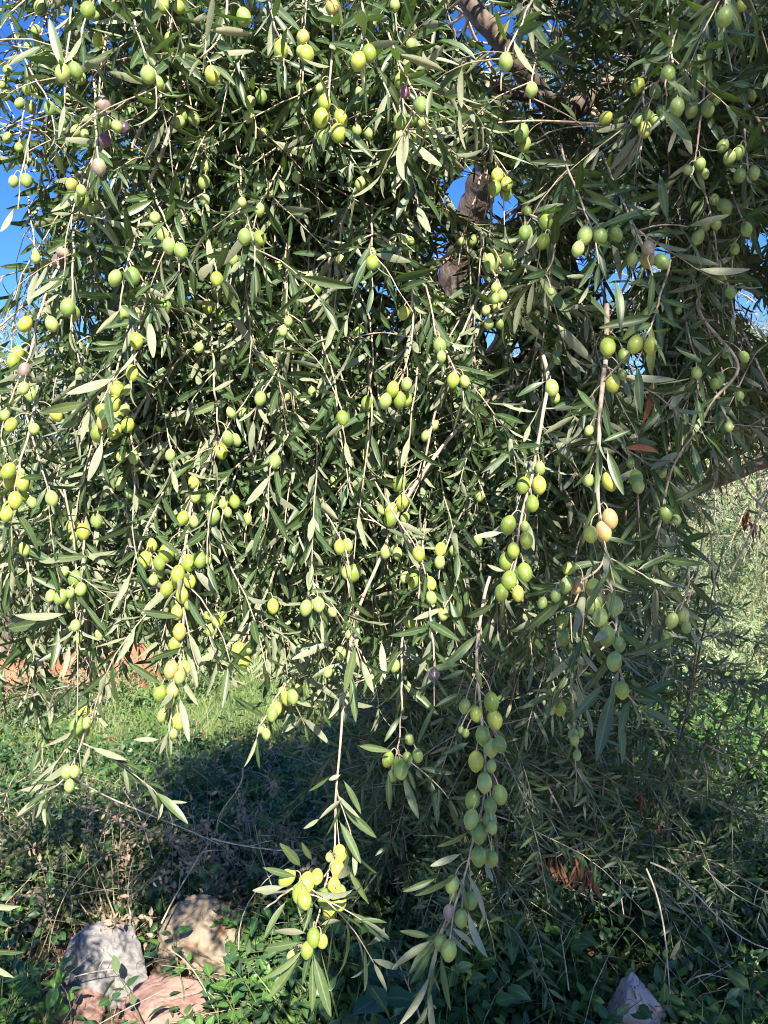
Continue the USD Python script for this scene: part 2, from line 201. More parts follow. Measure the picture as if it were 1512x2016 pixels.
# ------------------------------------------------------------------ what hangs where: olives (place on a 3x sheet, half width, ripeness) by sheet
SHEETS = {
 (0,0): "243,38,40,g 520,60,45,y 612,68,45,y 557,92,32,p 580,240,36,y 972,35,38,y 1058,40,34,y 1440,100,45,g 212,180,32,g 165,272,24,y 285,370,30,g 355,370,34,y 370,430,45,g 445,418,42,g 478,465,30,y 45,415,28,y 12,498,24,y 38,562,27,o 165,520,36,y 115,608,30,y 178,630,34,y 295,640,38,g 395,582,26,y 610,618,42,m 505,712,32,y 770,678,42,g 625,722,34,p 690,745,34,k 735,755,36,k 620,825,40,p 500,790,26,k 450,775,34,g 45,815,30,y 110,870,25,y 585,985,42,m 155,1065,38,g 80,1070,30,g 265,950,24,o 425,1085,36,o 480,1125,32,p 482,1175,44,y 550,1225,32,r 875,440,46,g 935,490,34,g 985,495,40,g 890,580,30,g 1252,440,44,y 1460,505,26,y 1080,680,36,g 1145,700,36,g 1060,720,34,g 1232,730,22,m 1268,738,24,g 1282,785,22,g 1213,980,32,y 1205,1075,36,g 1048,1085,30,g 1210,1180,32,o 1430,1195,28,p 1148,1295,24,g 960,1385,38,g 1048,1375,38,g 998,1452,40,g 1068,1480,42,g 915,1285,34,k 1445,1398,42,g 1490,1465,42,g 528,1450,30,g 370,1490,36,m 210,1500,28,g 1465,690,32,g 1480,600,32,g 1000,225,30,y",
 (504,0): "450,40,42,o 278,220,40,o 148,290,45,y 300,320,46,y 265,300,30,g 235,430,24,y 668,315,44,y 605,360,46,y 375,520,24,y 405,605,40,y 385,695,46,y 500,700,42,y 485,785,48,y 392,800,34,y 595,770,30,g 665,785,32,g 610,548,34,y 660,525,24,y 850,478,36,y 880,545,36,p 890,375,28,y 915,262,32,g 975,622,44,g 850,715,40,g 920,705,42,g 985,725,34,g 850,805,40,g 950,800,36,g 820,30,32,g 270,520,36,g 38,780,26,g 30,570,36,g 60,945,22,y 150,965,18,y 36,1050,30,y 75,1135,34,g 240,1045,30,y 615,1085,34,g 405,1140,22,y 20,1238,34,y 22,1405,40,y 1425,1035,38,y 1410,1110,38,y 1480,1085,36,y 1475,1140,36,y 1475,365,44,g 1110,215,18,p 885,1410,22,k 1215,1425,22,k 685,1500,32,y 1280,1420,30,g 910,1420,25,g 480,1075,20,y",
 (1008,0): "55,785,46,g 75,850,38,g 115,530,38,g 1093,368,40,g 1032,405,36,g 920,435,44,g 745,505,40,y 845,540,36,g 1095,480,42,g 1185,520,36,g 1058,570,42,g 1195,580,38,g 975,630,44,g 1062,655,36,g 1155,645,40,g 790,680,36,y 740,705,34,y 785,765,42,o 840,705,28,g 880,655,30,g 1112,965,33,g 1040,1005,28,p 1140,1025,26,g 1345,1035,36,g 1430,1020,34,g 1340,900,36,g 1285,930,36,g 1245,860,36,g 1412,565,30,g 1295,520,20,p 1355,30,34,y 1255,100,50,g 1255,1225,44,g 1195,1180,32,g 1205,1320,32,g 1145,1330,30,y 1385,1355,34,g 200,1312,42,y 185,1425,40,y 90,1245,26,y 75,1375,38,g 235,1130,22,g 430,1390,46,g 390,1470,38,g 520,1390,44,g 610,1380,40,g 1100,1400,36,g 805,1465,40,m 555,700,40,y 630,705,24,y 1315,1470,30,g",
 (0,504): "350,30,42,m 212,12,30,g 265,42,24,g 680,130,40,g 785,115,44,g 1372,15,34,g 1280,135,40,y 1395,140,38,g 1290,228,38,y 1345,260,30,y 1232,295,38,y 1297,330,36,y 1350,420,24,r 1405,390,30,g 150,400,40,y 400,300,44,g 435,335,38,g 305,400,38,g 735,335,38,g 805,345,34,g 975,295,36,g 805,500,40,y 780,690,40,y 100,580,40,y 80,620,38,y 145,670,36,m 140,780,34,p 180,815,34,g 470,690,28,g 690,785,44,y 760,790,32,y 675,870,40,y 600,905,40,y 735,912,34,y 680,958,40,y 608,980,38,o 755,995,40,y 678,1035,42,y 580,1045,44,y 30,940,30,y 65,998,36,y 200,1020,34,k 330,935,36,y 2,1060,14,y 1115,580,32,g 1175,540,30,k 970,500,36,g 1365,920,32,g 1435,930,30,g 1425,565,24,y 1345,1075,36,g 1305,1150,40,y 1395,1085,32,g 1005,1175,32,y 50,1270,42,y 125,1280,24,y 58,1335,40,y 132,1340,38,y 140,1400,36,y 90,1440,42,y 45,1490,34,y 190,1455,30,g 305,1430,38,g 712,1345,34,y 760,1400,28,y 1145,1330,34,y 1155,1420,32,y 1245,1445,36,g 1320,1460,30,y 1385,1450,34,y 720,1180,34,g 790,1190,34,y 1110,1230,22,y",
 (504,504): "685,40,40,y 30,612,32,g 95,632,34,g 190,385,28,p 160,445,30,y 500,30,34,g 135,60,25,y 870,335,36,y 600,452,30,y 1085,530,40,g 1060,275,24,y 1095,235,20,y 1110,290,24,y 1035,270,24,y 1095,595,30,y 1415,190,30,g 1415,250,30,p 1455,235,32,k 1420,300,26,y 1360,320,28,g 1390,40,48,g 1490,25,44,g 1375,400,30,g 1440,400,25,g 1165,732,38,y 1232,740,32,y 1325,815,30,g 808,785,38,y 890,755,34,y 935,685,26,y 850,850,40,y 890,845,34,y 765,855,38,g 655,868,36,y 650,1005,36,y 510,955,38,y 555,858,20,o 695,1105,32,g 650,1165,32,g 110,1210,38,g 460,1325,26,y 330,800,26,y 25,840,36,g 90,1045,22,r 180,830,30,g 1005,1060,30,g 1055,1000,28,g 848,1340,42,y 865,1450,38,y 800,1500,36,y 740,1500,26,y 1320,1418,28,y 355,190,38,g 800,1215,18,y",
 (1008,504): "565,535,48,y 728,520,46,y 818,530,42,y 660,590,36,g 592,750,45,y 650,700,30,g 235,778,42,g 255,835,30,y 885,30,42,g 800,15,44,o 710,20,32,g 1210,130,36,g 1290,215,34,m 985,320,20,g 1212,735,42,g 1280,1010,28,p 1370,595,30,g 1260,575,26,g 165,1252,34,y 68,1352,42,y 160,1352,44,y 120,1460,40,y 455,1325,32,y 575,1330,46,y 700,1220,26,g 730,1310,44,g 745,1355,38,g 890,1280,26,g 910,1515,40,g 455,1030,28,y 265,620,20,y 1345,825,26,y 1090,690,32,g 230,210,22,k",
 (0,1008): "40,10,38,y 430,80,40,y 490,115,40,y 430,150,32,y 570,50,36,g 140,220,34,g 1080,35,36,y 1145,55,30,y 1262,25,38,g 1345,0,26,g 1460,40,30,g 895,195,34,y 855,280,40,y 985,240,48,y 940,300,36,y 942,350,34,y 905,400,30,y 1115,300,42,y 1180,280,40,y 1225,285,22,y 1050,365,42,y 1045,405,38,y 1120,405,36,y 985,455,40,y 1075,490,38,y 1110,550,24,y 1045,590,36,y 1060,705,40,o 1030,780,36,y 1255,495,24,y 845,505,28,y 1235,610,34,y 1285,635,36,y 1240,695,30,y 1320,610,22,y 1010,930,42,o 1060,975,34,r 1090,920,36,y 1020,1052,38,r 945,1070,40,y 1000,1115,34,r 1055,1235,38,y 960,1200,34,y 1025,1310,26,g 445,395,42,g 380,350,30,g 478,455,34,y 300,495,32,g 360,500,38,g 415,540,34,y 415,475,28,g 445,670,32,k 585,722,26,y 495,815,32,y 555,835,30,y 635,900,28,y 565,910,26,y 460,750,28,y 490,1180,34,y 525,1195,30,g 455,1260,44,g 490,1290,40,g 510,1245,30,g 245,1372,18,g 1405,810,38,y 1470,800,30,y 1440,875,40,y 395,1536,34,y 440,1532,30,y 410,1616,32,y",
 (504,1008): "795,35,42,y 880,35,30,y 495,205,36,y 540,195,34,y 535,355,34,y 575,360,46,y 765,235,34,r 835,245,32,y 960,245,38,y 1090,220,36,y 1165,225,26,y 1085,295,34,y 880,385,30,y 930,405,36,y 1030,420,34,y 1035,505,34,y 1105,600,34,m 905,645,38,g 100,555,36,y 295,565,38,g 370,545,38,g 450,590,26,g 525,660,28,y 545,720,22,y 500,830,34,g 425,945,28,k 820,910,32,y 690,985,24,y 1050,960,38,k 420,380,28,y 250,1040,24,g 180,1100,34,y 215,1090,36,g 120,1160,34,y 95,1190,36,g 155,1060,26,y 60,1310,28,g 30,1280,24,y 1233,1145,36,g 1390,1120,46,y 1300,1190,38,y 1410,1225,46,y 1340,1320,46,g 1388,1390,44,g 1440,1370,40,g 1300,1470,48,y 1390,1500,32,g 1240,1305,22,g 1210,1285,18,g 1490,75,46,y 1520,225,38,y 1480,290,46,y 1495,400,46,y 1450,475,42,y 905,1340,30,m 955,1437,34,y 895,1455,32,g 840,1490,36,g 780,1460,36,y 1310,170,30,g",
 (1008,1008): "578,38,48,o 538,115,50,r 465,130,42,y 85,165,40,y 75,85,28,y 75,355,46,y 35,480,38,y 910,15,40,g 970,45,30,k 338,330,36,y 318,430,40,g 384,437,38,o 258,492,32,g 485,455,50,g 485,540,50,g 610,550,48,g 520,620,46,g 560,730,50,g 635,780,36,g 605,880,46,g 650,1050,42,y 295,645,34,y 305,740,38,g 180,535,30,g 945,640,38,g 1005,610,42,g 1030,680,30,m 915,750,34,g 235,1165,26,y 285,1160,36,y 360,1310,30,y 400,1300,26,y 370,1345,28,y 385,1435,26,y 180,720,22,y",
 (504,1512): "497,502,40,y 432,525,24,p 480,590,42,y 185,645,46,y 360,640,38,y 298,678,50,y 260,740,48,y 285,775,44,y 400,762,40,y 462,700,42,y 505,722,28,y 490,780,46,y 430,835,40,y 340,1000,42,y 390,1020,36,y 302,1075,38,y 205,1110,26,y 855,10,44,g 805,45,30,g 1350,85,46,g 1440,155,46,g 1280,185,46,g 1385,222,40,g 1272,300,46,g 1380,305,44,g 1395,350,32,g 1317,385,46,g 1315,520,46,g 1390,535,42,g 1160,685,42,g 1165,755,26,g 1270,780,40,g 1138,850,34,m 1212,885,42,g 1090,1028,40,g 1140,1075,48,g",
}
OL = []
for (sx, sy), txt in SHEETS.items():
    for w in txt.split():
        a, b, r, c = w.split(','); OL.append((sx + int(a) / 3, sy + int(b) / 3, int(r) / 3, c))
# main hanging branches: course, thickness at both ends (mm radius), default distance, leafiness, label
STR = [
 ([(375,120),(352,200),(325,290),(302,340),(290,440)],4.2,1.6,1.12,.6,'forked brown branch in the upper left'),
 ([(350,212),(300,225),(255,310),(205,415)],3.2,1.4,1.13,.6,None),
 ([(310,330),(260,375),(215,470)],2.4,1.2,1.15,.7,None),
 ([(318,335),(345,395),(372,445)],2.2,1.1,1.1,.7,None),
 ([(115,525),(72,640),(50,780)],2.2,1.1,1.1,1.,None),
 ([(75,760),(58,850),(34,935),(20,1010)],2.0,1.0,1.0,.8,None),
 ([(345,690),(320,744),(268,812),(285,917)],2.6,1.2,1.15,.5,'bare forked twig beside a dense bunch of green olives'),
 ([(320,744),(345,800),(358,850)],1.9,1.,1.15,.6,None),
 ([(430,880),(388,960),(370,1040),(362,1150),(360,1230),(347,1340),(332,1440)],2.6,1.1,1.0,1.1,'long hanging twig with yellow and blushed olives'),
 ([(180,960),(166,1060),(165,1150),(150,1240)],2.0,1.0,1.05,1.4,None),
 ([(570,1040),(530,1150),(490,1240),(470,1290)],2.2,1.0,1.1,.9,None),
 ([(1010,760),(917,830),(824,944),(785,1010),(740,1120),(705,1200),(685,1290),(675,1400),(669,1500),(660,1600),(655,1690),(625,1740)],3.3,1.2,1.06,.16,'long bare branch hanging to a bunch of lit olives at its tip'),
 ([(625,1735),(590,1740),(565,1755),(520,1790)],1.3,.9,.85,.35,None),
 ([(655,1690),(640,1740),(622,1820),(600,1880)],1.3,.9,.85,.35,None),
 ([(967,1135),(940,1285),(944,1370),(956,1500),(948,1600),(930,1660),(915,1720),(890,1800),(862,1850)],2.3,1.0,.85,.3,'shaded strand packed with pale green olives hanging lowest'),
 ([(1070,700),(1076,780),(1062,850),(1050,920),(1030,1010),(1015,1100),(1005,1150)],2.8,1.1,.92,.7,'lit strand of yellow green olives right of centre'),
 ([(1195,600),(1190,720),(1184,800),(1179,900),(1180,1010),(1185,1070)],3.4,1.7,.85,.9,'thick pale upright twig with blushed olives at its foot'),
 ([(1185,1070),(1188,1105),(1150,1140),(1090,1160)],1.7,1.,.85,1.0,None),
 ([(1380,580),(1415,665),(1452,722),(1400,795),(1380,830),(1330,905),(1305,1000),(1292,1060)],2.6,1.2,.98,.9,'grey kinked twig crossing the shaded right side'),
 ([(1318,1045),(1352,1100),(1356,1140),(1338,1200)],1.6,.9,.98,1.0,None),
 ([(1190,1130),(1211,1210),(1218,1310),(1255,1390)],1.8,.9,.84,.9,'shaded strand with long drooping blue green leaves'),
 ([(1195,1270),(1172,1290),(1140,1330),(1088,1361)],1.6,.9,1.05,.8,None),
 ([(797,1240),(790,1370),(787,1450),(777,1510)],1.8,.9,1.05,.8,'twig ending in a tuft of drooping leaves and olives'),
 ([(640,470),(680,450),(730,455),(780,490),(805,540),(812,600),(807,690),(784,760)],2.5,1.1,1.05,.8,'arched pale twig in the middle of the tree'),
 ([(645,480),(637,584),(600,704),(610,804),(619,920),(680,965)],3.4,1.2,1.2,.8,None),
 ([(700,560),(735,680),(725,770)],1.6,.9,1.12,.8,None),
 ([(650,20),(652,140),(648,215),(655,270)],1.9,1.0,.97,1.1,'upright sprig with a bunch of olives near the top'),
 ([(445,-10),(430,75),(395,115)],1.8,1.1,1.0,1.1,None),
 ([(1396,143),(1451,187),(1508,260)],3.0,1.8,1.05,.8,None),
 ([(1465,210),(1468,283),(1478,360)],1.8,1.0,1.05,.8,None),
 ([(1385,120),(1383,207),(1373,283),(1362,340)],1.8,1.0,1.0,.8,None),
 ([(1250,250),(1120,240),(1000,240),(900,255),(830,272)],1.9,1.0,1.1,.7,'thin twig running level towards the left'),
 ([(934,190),(951,300),(967,417),(960,480)],4.0,2.0,1.5,.4,None),
 ([(412,600),(420,700),(425,790),(430,855)],1.9,1.0,1.1,.7,None),
 ([(508,520),(498,640),(495,740)],2.1,1.0,1.15,.7,None),
 ([(610,1290),(554,1360),(527,1400),(508,1450)],1.9,1.0,1.12,.9,'dark twig with olives pointing down left'),
 ([(177,1310),(200,1368),(180,1418),(150,1490),(110,1550)],2.0,.9,1.0,1.0,'low tip at lower left with two lit olives'),
 ([(800,740),(772,700),(790,650)],1.4,.9,1.05,.6,None),
 ([(960,520),(985,600),(940,640)],1.8,1.,.95,1.0,None),
 ([(860,490),(862,560),(880,600)],1.4,.8,1.3,.7,None),
 ([(215,40),(200,130),(190,260)],1.8,1.,1.1,1.2,None),
 ([(95,20),(60,150),(40,290)],1.8,1.,1.15,1.2,None),
 ([(1265,140),(1268,210),(1262,300)],1.7,.9,1.,.9,None),
 ([(705,870),(690,960),(760,1040)],1.8,.9,1.1,.8,None),
 ([(1020,420),(1070,440),(1090,500),(1040,560)],1.6,.9,.95,1.4,None),
]
GAPS = [(935,380,48,.95,9),(985,405,34,.95,9),(890,540,28,.9,9),(1000,40,14,.9,9),(1075,55,12,.9,9),(1062,212,10,.9,9),(1220,560,24,.9,9),(1300,505,20,.9,9),(1190,590,18,.9,9),(1465,590,22,.9,9),(1490,480,18,.9,9),(965,668,18,.9,9),(1250,720,20,.9,9),(1015,690,14,.9,9),(1500,640,22,.9,9),
 (930,40,42,.95,1.52),(1000,120,44,.95,1.52),(1055,180,46,.95,1.52),(1110,222,48,.95,1.52),(1165,190,44,.95,1.52),(1225,150,38,.9,1.52),(1010,185,34,.9,1.5),(1120,280,34,.9,1.52),
 (30,380,42,.9,9),(14,480,40,.9,9),(20,90,44,.85,9),(60,60,34,.8,9),(90,200,36,.7,9),(22,240,38,.85,9),(130,40,30,.75,9),(250,265,22,.7,9),(60,480,26,.7,9),(100,330,26,.6,9),(30,560,34,.85,9),(15,640,30,.8,9),(190,150,26,.6,9),(75,290,22,.7,9),(150,450,16,.6,9),(95,690,18,.7,9),(160,640,16,.7,9),
 (345,150,22,.6,1.15),(330,260,22,.6,1.15),(300,340,20,.6,1.15),(255,300,20,.6,1.15)]
# leaves that stand out: sheet, base, tip, which face is seen (p pale underside, t dark top)
SINGLE = {
 (504,1512): "1250,840,1365,1120,p 1155,940,1295,1048,p 1040,1015,805,1188,p 1035,1070,912,1275,t 1090,1110,1150,1435,t 1215,505,1030,580,p 1200,620,935,755,t 1065,650,870,730,t 1035,995,850,965,t 1350,560,1400,670,p 1255,375,1070,462,t 1205,650,1255,830,t 490,310,620,565,t 545,600,668,805,t 470,660,560,575,p 240,640,45,590,t 265,580,145,450,t 330,545,270,440,t 180,785,45,1000,t 175,700,-20,725,p 295,975,105,962,p 270,1030,0,1070,t 280,1070,35,1245,t 255,1120,70,1370,t 340,1100,440,1465,t 335,1110,330,1440,t 380,930,500,900,p 335,780,280,970,t 500,40,430,70,p 515,180,375,300,p 375,300,280,358,p 440,50,310,135,t 515,70,620,270,t 870,40,960,300,t 860,30,915,250,t 780,20,790,250,t 895,0,940,140,t",
 (504,1008): "460,765,210,870,p 600,640,590,800,p 560,780,610,915,p 530,1040,430,1220,p 560,940,590,1240,t 230,180,200,370,p 300,190,480,130,t 500,890,330,980,t 740,760,760,985,p 990,640,1080,840,t 1000,640,1200,760,t 990,650,935,780,t 1230,620,1400,560,t 1390,620,1310,790,t 1210,900,1010,935,t 1240,930,1100,990,t 1300,910,1330,1040,t 1230,1065,1060,1150,t 300,465,440,465,t 390,490,480,550,t 520,320,320,370,t 750,240,600,270,t 1260,1360,1110,1430,t 600,1380,800,1410,t 1460,120,1285,145,p 1470,350,1365,310,p 1480,580,1445,720,p",
 (0,1008): "925,710,1010,870,p 1140,330,1300,515,p 1100,830,1165,1035,p 1060,1090,1115,1360,p 1070,620,820,585,t 1070,260,925,140,t 345,690,300,930,t 380,625,0,700,t 390,600,90,610,p 790,420,440,530,t 800,440,410,610,p 800,420,650,600,p 770,745,600,840,t 1320,830,1160,880,p 1350,900,1310,1160,t 1040,1000,1000,1250,t 960,1020,760,890,t 385,1130,235,1205,t 940,1345,790,1345,p 410,780,370,985,p 530,1380,490,1500,p 1100,500,1220,700,t",
 (0,504): "610,1080,520,1330,p 880,370,905,600,p 820,560,700,690,p 1260,1220,1290,1415,p 1275,1040,1175,1165,p 1180,1180,960,1390,t 10,960,110,1250,t 1240,800,1380,730,p 1350,850,1120,940,t 600,430,840,380,t 760,530,540,515,t 480,920,465,780,t 1370,545,1225,530,p 690,1090,770,1330,t 1165,1150,990,1230,t",
 (1008,1008): "545,1015,355,1230,t 600,1040,500,1470,t 690,1115,635,1300,t 745,1150,975,1290,t 640,1200,650,1490,t 860,310,1100,700,t 790,520,945,675,p 1050,690,1140,810,p 520,590,600,800,t 880,270,1130,310,t 760,510,775,680,p 640,650,625,860,t 660,850,950,745,t 700,980,770,1045,t 980,980,760,1080,t 240,1070,45,1165,t 230,1090,185,1260,t 280,1215,290,1340,t 550,150,590,530,t 510,370,690,465,t 320,480,80,700,t 300,580,270,790,p 60,410,105,620,p",
 (1008,504): "140,100,355,390,t 340,180,570,370,t 610,140,640,430,t 250,390,480,630,p 830,480,910,650,t 940,520,1140,640,t 380,780,500,920,t 545,870,580,1070,t 530,1100,700,1030,t 520,1120,490,1400,t 560,1140,660,1410,t 350,930,500,1110,t 1060,1100,1120,1330,t 960,1450,1190,1330,t 740,1250,590,1350,p 1040,330,1000,490,p 740,640,760,930,t 600,860,770,1000,t 200,740,30,830,t 120,1190,50,1230,p",
 (504,0): "330,670,155,760,t 580,625,640,700,t 490,745,690,930,t 560,890,550,1110,t 430,640,390,450,p 410,290,280,90,t 600,350,455,265,t 500,650,700,540,t 860,640,720,400,t 980,800,1240,760,p 1000,340,1200,385,t 1010,700,1040,520,t 430,740,400,890,t 960,860,800,1140,p 500,700,700,480,t 1180,960,1410,770,p 1300,440,1380,690,t 730,940,670,820,t",
 (0,0): "1250,380,1390,500,t 1090,310,850,150,t 1270,310,1500,300,p 860,60,550,135,p 930,20,800,160,t 840,150,770,330,t 450,350,430,60,t 210,190,15,240,t 380,430,290,110,t 300,1070,120,880,t 240,330,320,360,p 80,1230,5,1370,p 600,660,420,570,t 640,530,570,380,t 1360,800,1215,880,p 480,750,300,620,t 1180,940,990,930,t",
 (1008,0): "310,1190,190,1165,p 280,600,380,700,t 720,1120,490,1180,t 860,1240,500,1350,t 1100,1010,1040,1260,t 870,1020,915,1290,t 690,700,610,930,t 1000,600,970,470,t 880,640,1060,830,t 1260,1050,1150,970,t 230,1270,340,1360,t 170,1170,140,1460,t 60,1240,120,1440,t 780,330,790,470,t 940,220,790,420,t",
}
# ------------------------------------------------------------------ ground and far land
def sstep(a, b, x):
    t = np.clip((x - a) / (b - a), 0, 1); return t * t * (3 - 2 * t)
def ground_z(x, y):
    x, y = np.asarray(x, float), np.asarray(y, float)
    p = np.stack([x, y, 0 * x], -1)
    z = 0.14 * sstep(6.0, 9.0, y) * (np.maximum(y, 7) - 7) * (1 - 0.6 * sstep(40, 160, y))
    z = z + (meshkit.fbm(p * 0.8, 3, 5) - 0.5) * 0.16 + (meshkit.fbm(p * 3.1, 3, 9) - 0.5) * 0.07
    z = z + 0.13 * sstep(6.2, 7.0, y) * sstep(-0.6, -1.8, x)
    return z
def grid(xs, ys, zf):
    X, Y = np.meshgrid(xs, ys); v = np.stack([X, Y, zf(X, Y)], -1).reshape(-1, 3)
    i = np.arange(len(ys) - 1)[:, None] * len(xs) + np.arange(len(xs) - 1)[None]
    q = np.stack([i, i + 1, i + len(xs) + 1, i + len(xs)], -1).reshape(-1, 4)
    return v, np.vstack([q[:, [0, 1, 2]], q[:, [0, 2, 3]]])
xs = np.sign(np.linspace(-1, 1, 141)) * np.abs(np.linspace(-1, 1, 141)) ** 2.6 * 150
ys = np.concatenate([np.linspace(-60, -3, 20), np.linspace(-2.5, 9, 110), 9 + (np.linspace(0.02, 1, 60)) ** 2.3 * 240])
gv, gf = grid(xs, ys, ground_z)
part('ground', (gv, gf), 'soil', smooth=True, kind='structure')
xs = np.sign(np.linspace(-1, 1, 91)) * np.abs(np.linspace(-1, 1, 91)) ** 2.2 * 120
ys = np.concatenate([np.linspace(5.2, 9, 30), 9 + (np.linspace(0.02, 1, 50)) ** 2.2 * 200])
part('meadow', grid(xs, ys, lambda x, y: ground_z(x, y) + 0.012 - 0.3 * sstep(6.4, 5.2, y + 0.6 * np.sin(1.7 * x))), 'meadow_soil', smooth=True, kind='structure')
def hill_z(x, y):
    p = np.stack([x, y, 0 * x], -1)
    return -4 + 34 * np.exp(-((y - 330) / 70) ** 2) * (0.6 + 0.5 * meshkit.fbm(p / 90, 4, 3)) + 2.5 * meshkit.fbm(p / 9, 3, 4)
part('hill', grid(np.linspace(-420, 420, 120), np.linspace(215, 430, 60), hill_z), 'far_hill', smooth=True, kind='structure')
def bank_mesh():
    xs, ts = np.linspace(-6.5, -1.75, 110), np.linspace(0, 1, 26)
    X, T = np.meshgrid(xs, ts)
    ramp = np.interp(T, [0, .3, .62, .8, 1], [-0.08, 0.05, 0.17, 0.21, 0.12])
    Y = 5.75 + 0.9 * T + 0.22 * np.sin(X * 1.9) + 0.1 * np.sin(X * 5.1 + 1)
    p = np.stack([X, Y, T * 2], -1)
    end = sstep(-1.75, -2.1, X)
    Z = ground_z(X, Y) + ramp * end * (0.75 + 0.6 * meshkit.fbm(p * 1.3, 3, 2)) + (meshkit.fbm(p * 5, 4, 8) - .5) * 0.22 * end + (meshkit.noise(p * 2.2, 33) - .5) * .16 * end - 0.05 * (1 - end)
    Y = Y - (meshkit.fbm(p * 4, 4, 21) - .5) * 0.4
    v = np.stack([X, Y, Z], -1).reshape(-1, 3)
    i = np.arange(25)[:, None] * 110 + np.arange(109)[None]
    q = np.stack([i, i + 1, i + 111, i + 110], -1).reshape(-1, 4)
    return v, np.vstack([q[:, [0, 1, 2]], q[:, [0, 2, 3]]])
part('earth_bank', bank_mesh(), 'red_earth', smooth=40, kind='structure')

# ------------------------------------------------------------------ the big olive tree
ROOT = np.array([0.55, 3.15, 0.0])
tree = thing('olive_tree', 'large weeping olive tree laden with green olives, filling most of the picture', 'olive tree', ROOT)
T = lambda mesh: (np.asarray(mesh[0]) - ROOT, mesh[1])
def rough_tube(p, r, sides, seed, amp=0.12):
    v, f = tube(p, r, sides)
    n = meshkit.fbm(v * 9, 3, seed) - 0.5
    k = len(p); c = np.repeat(p, sides, 0)
    v[:k * sides] = c + (v[:k * sides] - c) * (1 + 2 * amp * n[:k * sides, None])
    return v, f
tp = spline([(0.55, 3.15, -0.15), (0.58, 3.12, 0.35), (0.50, 3.05, 0.9), (0.36, 2.95, 1.5), (0.30, 2.85, 2.05)], 28)
part('trunk', T(rough_tube(tp, np.interp(np.linspace(0, 1, 28), [0, .1, .3, 1], [.19, .12, .095, .075]), 14, 1)), 'bark', tree, smooth=True)
limbs = [
 ([(0.30, 2.85, 2.05), *U([905, 930, 968, 990], [500, 420, 300, 180], [2.75, 2.65, 2.5, 2.35])], .066, .045),
 ([*U([1140, 1100, 1060, 1012, 960, 900, 850], [300, 228, 180, 120, 50, -20, -90], [1.75, 1.68, 1.62, 1.58, 1.55, 1.55, 1.6])], .022, .018),
 ([*U([1105, 1145, 1200, 1262, 1330], [232, 205, 168, 118, 60], [1.68, 1.68, 1.72, 1.85, 2.0])], .023, .018),
 ([(0.36, 2.95, 1.55), *U([1010, 1110, 1145, 1110], [640, 470, 330, 235], [2.5, 2.15, 1.85, 1.70])], .05, .024),
 ([*U([1112, 1062, 1000, 930, 890], [220, 190, 183, 140, 60], [1.70, 1.6, 1.55, 1.5, 1.5])], .012, .007),
 ([(0.32, 2.88, 1.9), (0.1, 2.5, 2.3), (-0.3, 2.0, 2.45), (-0.6, 1.6, 2.3)], .045, .018),
 ([(0.36, 2.95, 1.6), (0.7, 2.7, 2.0), (1.05, 2.2, 2.35), (1.35, 1.7, 2.6)], .05, .02),
 ([(0.46, 3.0, 1.1), (1.0, 2.9, 1.5), (1.6, 2.7, 1.75), (2.3, 2.5, 1.8)], .036, .012),
 ([*U([1030, 990, 917], [700, 765, 830], [1.75, 1.45, 1.2])], .011, .008),
 ([*U([690, 655, 600, 560], [405, 455, 490, 530], [1.5, 1.3, 1.25, 1.3])], .009, .005),
]
for i, (p, a, b) in enumerate(limbs):
    n = 26; q = spline(p, n)
    q[1:-1] += (rng.random((n - 2, 3)) - .5) * 0.25 * a
    part('limb', T(rough_tube(q, np.linspace(a, b, n), 11, 30 + i)), 'bark', tree, smooth=True)

# olives find their branch; loose bunches get a branch of their own
RREAL = 0.0083
opx = np.array([[o[0], o[1]] for o in OL]); orad = np.array([o[2] for o in OL]); ocol = [o[3] for o in OL]
od = np.clip(RREAL * F0 / orad, 0.8, 1.75); od = np.where(od > .98, .98 + (od - .98) * .36, od); od = od - np.array([.07 if o[3] in 'pk' else 0 for o in OL])
branches = []
for pts, r0, r1, d, leafy, lab in STR:
    p2 = spline([(a, b, 0) for a, b in pts], 40)[:, :2]
    branches.append(dict(p2=p2, r0=r0, r1=r1, d=d, leafy=leafy, lab=lab, ol=[]))
owner = np.full(len(OL), -1); onode = np.zeros(len(OL), int)
for k in range(len(OL)):
    best = 46.0
    for bi, b in enumerate(branches):
        dd = np.hypot(*(b['p2'] - opx[k]).T); j = dd.argmin()
        if dd[j] < best and abs(od[k] - b['d']) < 0.45: best, owner[k], onode[k] = dd[j], bi, j
loose = [k for k in range(len(OL)) if owner[k] < 0]
left = set(loose)
while left:
    k = min(left, key=lambda q: opx[q][1]); bunch = [k]; left.discard(k); grown = True
    while grown and len(bunch) < 9:
        grown = False
        for q in list(left):
            if min(np.hypot(*(opx[q] - opx[w])) for w in bunch) < 36 and len(bunch) < 9:
                bunch.append(q); left.discard(q); grown = True
    c = opx[bunch]; lo = c[:, 1].max(); cx = c[:, 0].mean(); h = 110 + 120 * rng.random()
    dd = float(np.median(od[bunch])); lean = (rng.random() - .5) * 1.1
    pts = [(cx + lean * h, c[:, 1].min() - h, 0), (cx + lean * h * .45, c[:, 1].min() - h * .4, 0), (cx + 4 * (rng.random() - .5), c[:, 1].mean(), 0), (cx - lean * 25, lo + 25 + 40 * rng.random(), 0)]
    p2 = spline(pts, 40)[:, :2]
    branches.append(dict(p2=p2, r0=1.7, r1=.8, d=dd, leafy=1.0, lab=None, ol=[], auto=True))
    for q in bunch:
        owner[q] = len(branches) - 1; onode[q] = np.hypot(*(p2 - opx[q]).T).argmin()
for k in range(len(OL)): branches[owner[k]]['ol'].append(k)
